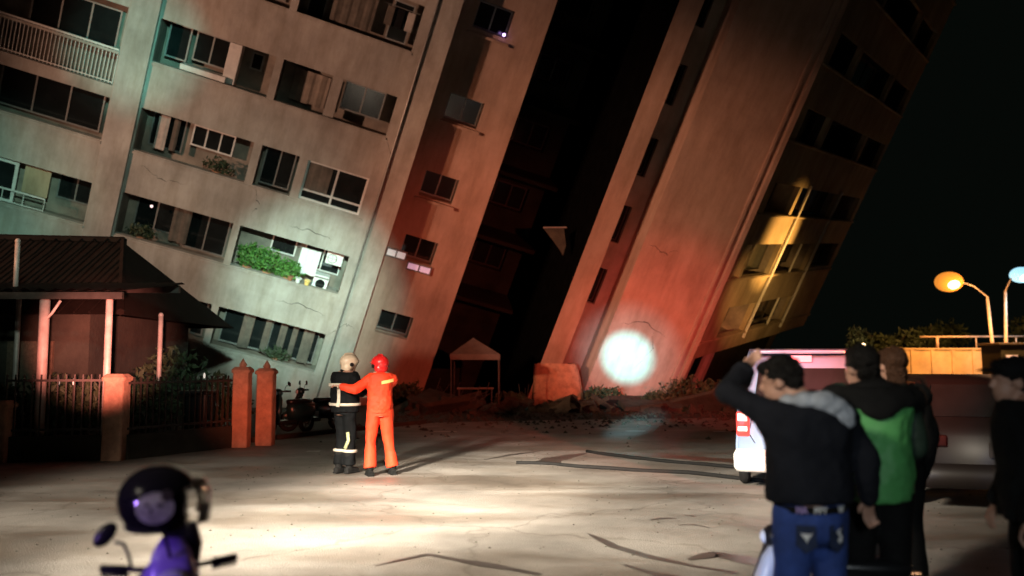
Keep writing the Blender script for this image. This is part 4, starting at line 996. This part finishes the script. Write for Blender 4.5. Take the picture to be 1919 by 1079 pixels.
# lettered waistband, pocket marks
def text(body, size, loc, rot, m, parent, name, ext=.0015, align='CENTER'):
    cu = bpy.data.curves.new(name, 'FONT'); cu.body = body; cu.size = size; cu.extrude = ext; cu.align_x = align; cu.align_y = 'CENTER'; cu.offset = size*.02
    o = bpy.data.objects.new(name, cu); col.objects.link(o)
    dg = bpy.context.evaluated_depsgraph_get(); me = bpy.data.meshes.new_from_object(o.evaluated_get(dg)); bpy.data.objects.remove(o)
    me.materials.append(m); o = bpy.data.objects.new(name, me); col.objects.link(o); o.parent = parent
    o.matrix_local = Matrix.Translation(loc) @ rot; return o
def on_back(o, cz, rx, ry):
    """wrap flat lettering round the back of an ellipse (x -> angle)"""
    for v in o.data.vertices:
        a = -math.pi/2+v.co.x/rx*.9; d = 1+v.co.z*4
        v.co = Vector((math.cos(a)*rx*d, math.sin(a)*ry*d, cz+v.co.y))
    o.matrix_local = Matrix.Identity(4)
band = MB().loft([((0, -.002, .912), .186, .152), ((0, -.002, .948), .19, .156)], 32, cap=False).build('waistband', M['blackcloth'], t1, True)
for s, x0, m in (('HA', -.15, 'mark_violet'), ('PPY', -.045, 'mark_white'), ('W', .09, 'mark_white')):
    o = text(s, .046, (0, 0, 0), Matrix.Identity(4), M[m], band, 'lettering', .002)
    for v in o.data.vertices: v.co.x += x0
    on_back(o, .929, .193, .159)
def pocket_mark(pts, cx, cz, par):
    mb = MB(); a = [mb.bm.verts.new((x, z, .004)) for x, z in pts]; mb.bm.faces.new(a); o = mb.build('pocket_mark', M['mark_white'], par)
    for v in o.data.vertices: v.co.x += cx
    on_back(o, cz, .186, .168); return o
for sx_ in (-1, 1):
    mb = MB(); a = [mb.bm.verts.new((x, z, 0)) for x, z in ((-.055, .06), (.055, .06), (.058, -.04), (0, -.075), (-.058, -.04))]; mb.bm.faces.new(a)
    pk = mb.build('back_pocket', mat('dark_denim', (.012, .022, .06), .85, 0, .3, 20), t1)
    for v in pk.data.vertices: v.co.x += sx_*.092-.04
    on_back(pk, .80, .184, .166)
    if sx_ < 0: pocket_mark([(-.032, .02), (-.012, .012), (0, .018), (.012, .012), (.034, .02), (.02, .0), (.008, -.012), (.004, -.028), (-.006, -.012), (-.02, .002)], -.132, .805, pk)
    else: pocket_mark([(.02, .03), (-.004, .03), (-.02, .016), (-.008, .002), (.004, -.004), (-.014, -.02), (-.006, -.036), (.014, -.03), (.022, -.01), (.008, .008), (-.004, .016), (.004, .022)], .06, .81, pk)
MB().box((-.30, .30, 1.655), (.075, .012, .15), Matrix.Rotation(R(20), 4, 'X'), .004).build('phone_', M['black'], None) if 0 else None

# man in green
c = P(1636, 760, 4.95)
r2_ = person('man in green jacket with black hood and dark trousers, seen from behind', (c.x, 4.95, 0), R(-8),
    dict(head=(-.055, .03, 1.62), pel=(0, 0, .95), hipL=(-.09, 0, .95), hipR=(.09, 0, .95), shL=(-.18, .02, 1.44), shR=(.18, .02, 1.44), elL=(-.24, .06, 1.17), wrL=(-.16, .24, 1.1), elR=(.235, .06, 1.17), wrR=(.17, .26, 1.12)),
    dict(trousers=M['blackcloth'], jacket=M['green'], sleeves=M['darkgreen'], inf=.045, hem=-.08, hemroll=True), hair=M['hair'], headturn=R(30), bulk=1.03)
r2_ = (r2_[0], r2_[1], r2_[2], r2_[4], r2_[5], r2_[3]); t2 = r2_[0]
mb = MB()
for (x, y, z, rx, ry, rz_) in [(0, -.08, 1.5, .12, .07, .06), (-.09, -.04, 1.49, .09, .08, .05), (.09, -.04, 1.49, .09, .08, .05), (0, -.115, 1.43, .085, .05, .075), (.02, -.13, 1.385, .045, .035, .05), (0, .0, 1.53, .09, .08, .05)]:
    mb.ball((x, y, z), (rx, ry, rz_), 14)
wobble(remesh(mb.build('hood', M['blackcloth'], t2), .01, 5), .004, 12, 9)
mb = MB(); r2_[5](mb, .072, .45, .565, 28)
for s_ in 'LR': mb.ball(r2_[1]['sh'+s_], (.118, .125, .095), 14)
mb.tube([(0, -.14, 1.46), (.01, -.175, 1.38), (.02, -.185, 1.34)], [(.15, .04), (.11, .035), (.04, .02)], 12, ax=(1, 0, 0))
wobble(remesh(mb.build('yoke', M['blackcloth'], t2), .01, 4), .006, 12, 9)
# person behind, brown hair
c = P(1675, 700, 6.0)
t3 = person('person with brown hair standing behind the man in green', (c.x, 6.0, 0), R(10), dict(head=(0, .02, 1.63), shL=(-.17, 0, 1.42), shR=(.17, 0, 1.42)),
    dict(trousers=M['blackcloth'], jacket=M['blackcloth'], inf=.03, hem=-.02), hair=M['hair_brown'], bulk=.95, hairlen=.07)[0]
# man at far right with cap, facing left
c = P(1932, 760, 4.55)
r4 = person('man in black with a dark peaked cap at the right edge, facing left', (c.x, 4.55, 0), R(78), dict(head=(0, .09, 1.55), shL=(-.19, .02, 1.38), shR=(.19, .02, 1.38), pel=(0, 0, .9), hipL=(-.09, 0, .9), hipR=(.09, 0, .9), elL=(-.24, .0, 1.1), wrL=(-.2, .1, .88), elR=(.25, 0, 1.1), wrR=(.2, .12, .9)),
    dict(trousers=M['blackcloth'], jacket=M['blackcloth'], inf=.05, hem=-.06), hair=M['hair'], headturn=R(8), bulk=1.1)
t4, hp4, HR4 = r4[0], r4[6], r4[7]
mb = MB(); mb.ball(hp4(0, -.015, .06), (.094, .108, .075), 22, HR4)
bm_ = MB().ball(hp4(0, .10, .06), (.07, .07, .010), 20, HR4); cap_ = mb.build('cap', M['blackcloth'], t4, True); bm_.build('peak', M['blackcloth'], cap_, True)

# firefighter in dark turnout gear
c = P(646, 780, 12.95)
r5_ = person('firefighter in dark turnout gear with cream helmet and reflective stripes, back to the viewer', (c.x, 12.95, 0), R(-32),
    dict(head=(.04, .05, 1.62), pel=(0, 0, .95), hipL=(-.085, 0, .95), hipR=(.085, 0, .95), kneeL=(-.08, .03, .5), kneeR=(.08, .05, .5), ankL=(-.08, -.03, .1), ankR=(.07, .04, .1), elL=(-.25, .04, 1.14), wrL=(-.16, .24, 1.05), elR=(.24, .1, 1.2), wrR=(.14, .32, 1.22)),
    dict(trousers=M['bunker'], jacket=M['bunker'], inf=.055, hem=-.04, boot=.45, shoes=M['rubber'], flare=.03), headturn=R(-25), bulk=1.1)
t5, D5, tz5, torso5, leg5, arm5, hp5, HR5 = r5_
def fire_helmet(par, hp_, HR_, m):
    mb = MB(); mb.ball(hp_(0, -.012, .05), (.128, .145, .118), 24, HR_); 
    mb.ball(hp_(0, -.05, -.03), (.112, .09, .09), 18, HR_)
    o = remesh(mb.build('helmet', m, par), .01, 3)
    for s in (-1, 1): MB().tube([hp_(s*.118, -.02, .0), hp_(s*.136, -.02, .0)], .03, 14).build('ear_vent', M['black'], o)
    MB().ball(hp_(0, .07, .055), (.115, .085, .012), 20, HR_).build('brim', m, o, True)
    MB().tube([hp_(0, .1, .13), hp_(0, .02, .172), hp_(0, -.07, .165), hp_(0, -.135, .1)], [.012, .014, .014, .01], 8).build('crest', m, o, True)
    return o
fire_helmet(t5, hp5, HR5, M['helmet_cream'])
def band_on(tr_, z0, z1, inf, par, m, name='reflective_band'):
    mb = MB(); tr_(mb, inf, z0, z1, 28); o = mb.build(name, m, par, True); return o
band_on(torso5, .06, .10, .080, t5, M['tape']); 
mb = MB()     # upper stripe and the vertical strap that makes the H on the back
for k in range(12):
    a = R(-130)+R(62)*k/11; p0 = Vector((math.cos(a)*.282, math.sin(a)*.208, 0))
    if k: mb.quad((q0.x, q0.y, 1.30), (p0.x, p0.y, 1.30), (p0.x, p0.y, 1.345), (q0.x, q0.y, 1.345))
    q0 = p0
so = mb.build('reflective_band', M['tape'], t5, rep=False).modifiers.new('s', 'SOLIDIFY'); so.thickness = .008; so.offset = 0
mb = MB(); zz = [1.0+.31*k/8 for k in range(9)]
rr = [.235, .225, .215, .21, .21, .21, .215, .22, .215]
for k in range(8):
    a0_, a1_ = R(-84), R(-73)
    f_ = lambda a, r_, z: (math.cos(a)*r_*1.27, math.sin(a)*r_*.95, z)
    mb.quad(f_(a0_, rr[k], zz[k]), f_(a1_, rr[k], zz[k]), f_(a1_, rr[k+1], zz[k+1]), f_(a0_, rr[k+1], zz[k+1]))
mb.build('reflective_strap', M['tape'], t5, rep=False).modifiers.new('s', 'SOLIDIFY').thickness = .01
MB().tube([D5['elR'].lerp(D5['wrR'], .35), D5['elR'].lerp(D5['wrR'], .5)], .085, 16).build('cuff_band', M['tape'], t5, True)
for sd in 'LR':
    k, a = D5['knee'+sd], D5['ank'+sd]; MB().tube([k.lerp(a, .36), k.lerp(a, .46)], .108, 18).build('leg_band', M['tape'], t5, True)
mb = MB(); k, a = D5['kneeR'], D5['ankR']
for q in range(5): pass
MB().tube([k+Vector((.03, -.1, .12)), k+Vector((.05, -.1, .0)), k.lerp(a, .3)+Vector((.0, -.11, 0))], [(.03, .02)]*3, 8).build('leg_stripe', mat('yellow_green_tape', (.5, .55, .3), .5, var=.2), t5, True)
# firefighter in orange, hand on the other's back
c = P(712, 780, 12.75)
r6 = person('firefighter in orange coverall and red helmet, arm laid on the other firefighter', (c.x, 12.75, 0), R(22),
    dict(head=(-.01, .03, 1.6), pel=(0, 0, .94), hipL=(-.09, 0, .94), hipR=(.09, 0, .94), shL=(-.17, .03, 1.39), elL=(-.38, -.02, 1.26), wrL=(-.56, .07, 1.3), shR=(.17, .0, 1.4), elR=(.12, .22, 1.2), wrR=(-.14, .34, 1.2), kneeL=(-.13, .03, .5), kneeR=(.14, .04, .5), ankL=(-.14, -.03, .09), ankR=(.21, .02, .09)),
    dict(trousers=M['orange'], jacket=M['orange'], jname='coverall_top', inf=.028, hem=-.03, flare=.035), headturn=R(20), bulk=1.02)
t6, hp6, HR6, D6, tz6, torso6 = r6[0], r6[6], r6[7], r6[1], r6[2], r6[3]
fire_helmet(t6, hp6, HR6, M['helmet_red'])
mb = MB()
for k in range(10):
    a = R(-95)+R(75)*k/9; p0 = Vector((math.cos(a)*.225, math.sin(a)*.165, 1.335+.05*k/9))
    if k: mb.quad((q0.x, q0.y, q0.z), (p0.x, p0.y, p0.z), (p0.x, p0.y, p0.z+.045), (q0.x, q0.y, q0.z+.045))
    q0 = p0
mb.build('reflective_band', M['tapey'], t6, rep=False).modifiers.new('s', 'SOLIDIFY').thickness = .01
MB().loft([(tz6(.1), .185, .145), (tz6(.14), .18, .14)], 24).build('belt', M['orange'], t6, True)

# ------------------------------------------------------------------ far right: lit wall, railing, street lamps, booth
YW = 52
def XW(px_, Y=YW): return P(px_, 600, Y).x
t = thing('boundary_wall', 'long low wall lit orange by the street lamp', 'wall', (0, 0, 0))
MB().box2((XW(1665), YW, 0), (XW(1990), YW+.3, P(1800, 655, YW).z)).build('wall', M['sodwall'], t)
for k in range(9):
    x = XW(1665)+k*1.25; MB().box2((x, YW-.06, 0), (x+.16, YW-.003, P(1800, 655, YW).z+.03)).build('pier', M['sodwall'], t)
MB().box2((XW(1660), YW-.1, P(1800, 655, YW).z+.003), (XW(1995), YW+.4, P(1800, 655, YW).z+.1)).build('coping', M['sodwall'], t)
t = thing('pipe_railing', 'thin horizontal pipe on short posts above the lit wall', 'railing', (0, 0, 0)); z_ = P(1800, 631, YW).z; zt = P(1800, 655, YW).z+.1
MB().tube([(XW(1725), YW+.15, z_), (XW(1930), YW+.15, z_+.03)], .06, 8).build('pipe', M['steel'], t, True)
for px_ in (1757, 1830, 1905): MB().tube([(XW(px_), YW+.15, zt), (XW(px_), YW+.15, z_)], .09 if px_ == 1757 else .04, 8).build('post', M['steel'], t, True)
def lamp(px0, pxtop, pytop, hx, hy, Y, colr, e, label, power, r_):
    b = P(px0, 600, Y); t = thing('street_lamp', label, 'street lamp', (b.x, Y, 0), 0, 'street lamps beyond the lit wall')
    tp = P(pxtop, pytop, Y)-Vector((b.x, Y, 0)); hd = P(hx, hy, Y)-Vector((b.x, Y, 0))
    MB().tube([(0, 0, 0), (0, 0, .4), tp*.5+Vector((0, 0, 0)), tp], [.16, .11, .1, .08], 12).build('pole', M['steel'], t, True)
    MB().tube([tp, tp.lerp(hd, .35)+Vector((0, 0, .35)), hd+Vector((.25 if hd.x < 0 else -.25, 0, .2))], .05, 8).build('arm', M['steel'], t, True)
    mb = MB(); mb.ball(hd+Vector((0, 0, .22)), (.55, .22, .14), 18); mb.build('lamp_housing', M['darkmetal'], t, True)
    MB().ball(hd+Vector((0, -.02, .06)), (r_*1.15, r_, r_*.85), 18).build('lamp_glass', mat('lamp_glass', colr, .3, var=.02, emit=colr, estr=e), t, True)  # oversized glowing shell stands in for the glare round the lamp
    MB().ball(hd+Vector((0, -.1, -.1)), (r_*.7, r_*1.05, r_*.5), 16).build('bulb', mat('lamp_bulb', colr, .3, var=.02, emit=(colr[0], colr[1]*.8+.2, colr[2]*.7+.3), estr=6), t, True)
    q = Vector((b.x, Y, 0))+hd+Vector((0, -1, -.35)); spot('street_light', q, q+Vector((0, .1, -1)), colr, power, 62, .6, .25)
    return t
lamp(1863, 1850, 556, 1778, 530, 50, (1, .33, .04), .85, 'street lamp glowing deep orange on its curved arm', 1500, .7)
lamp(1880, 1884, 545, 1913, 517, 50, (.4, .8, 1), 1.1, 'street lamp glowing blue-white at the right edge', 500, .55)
spot('street_light', (XW(1780), 45.5, 5.6), (XW(1780), 52, 1.6), (1, .47, .14), 4600, 60, .8, .3)
t = thing('guard_booth', 'small booth with a pale lit window at the right edge', 'booth', (XW(1897, 47), 47, 0))
MB().box((.6, 1, 1.3), (2.6, 2, 2.6), None, .03).build('cabin', M['void'], t); MB().box((.6, 1, 2.68), (2.9, 2.3, .14), None, .03).build('roof', M['darkmetal'], t)
w_ = MB().box((-.15, -.03, 1.6), (.72, .05, 1.0)).build('window', M['grey_frame'], t); MB().box((-.15, -.07, 1.6), (.6, .02, .88)).build('pane', mat('lit_window', (.8, .7, .7), .4, var=.3, scale=3, emit=(.95, .6, .62), estr=.7), w_)
MB().box((.85, -.03, 1.4), (.16, .05, 2.1)).build('light_strip', mat('tube_lamp', (.6, .8, 1), .4, var=.1, emit=(.35, .6, 1), estr=2), t)
# small ornamental tree with a warm bulb behind the men
c = P(1610, 660, 30); t = thing('small_tree', 'small warm-lit tree above the head of the man in green', 'tree', (c.x, 30, 0))
MB().tube([(0, 0, 0), (.03, 0, 1.2), (0, 0, 2.6)], [.06, .05, .02], 8).build('trunk', M['bark'], t, True)
mb = MB(); leaf_mass(mb, (0, 0, 2.3), .45, .45, .75, 500, .08, 77); mb.build('crown', M['leaf_dark'], t, rep=False)
MB().ball((-.05, -.5, 2.25), .07, 10).build('bulb', mat('warm_bulb', (1, .7, .4), var=.02, emit=(1, .7, .4), estr=9), t, True)
point('garden_light', (c.x-.05, 29.3, 2.3), (1, .6, .25), 12, .08)
# dark trees far behind, barely visible
def tree(x, y, h, w, seed, label):
    t = thing('tree', label, 'tree', (x, y, 0), 0, 'dark trees behind the lit wall'); rnd = random.Random(seed)
    MB().tube([(0, 0, 0), (.1, 0, h*.3), (0, .1, h*.6)], [.25, .18, .09], 9).build('trunk', M['bark'], t, True)
    lb = MB()
    for i in range(6):
        a = rnd.uniform(0, 6.28); lb.tube([(0, 0, h*.35+.3*i), (math.cos(a)*w*.4, math.sin(a)*w*.4, h*.55+.2*i), (math.cos(a)*w*.75, math.sin(a)*w*.7, h*.7+.2*i)], [.08, .05, .02], 6)
    lb.build('limb', M['bark'], t)
    mb = MB()
    for i in range(7):
        a = rnd.uniform(0, 6.28); q = rnd.uniform(.2, .75); leaf_mass(mb, (math.cos(a)*w*q, math.sin(a)*w*q, h*.65+rnd.uniform(-.15, .3)*h*.6), w*.5, w*.5, h*.18, 260, .22, seed*10+i)
    mb.build('crown', M['leaf_dark'], t, rep=False)
for k, (px_, Y, h, w, lab) in enumerate([(1660, 56, 4.0, 2.2, 'dark tree behind the left end of the lit wall'), (1740, 60, 4.6, 2.6, 'dark tree behind the middle of the lit wall'), (1960, 60, 5.5, 3, 'dark tree behind the booth')]):
    tree(XW(px_, Y), Y, h, w, 60+k, lab)
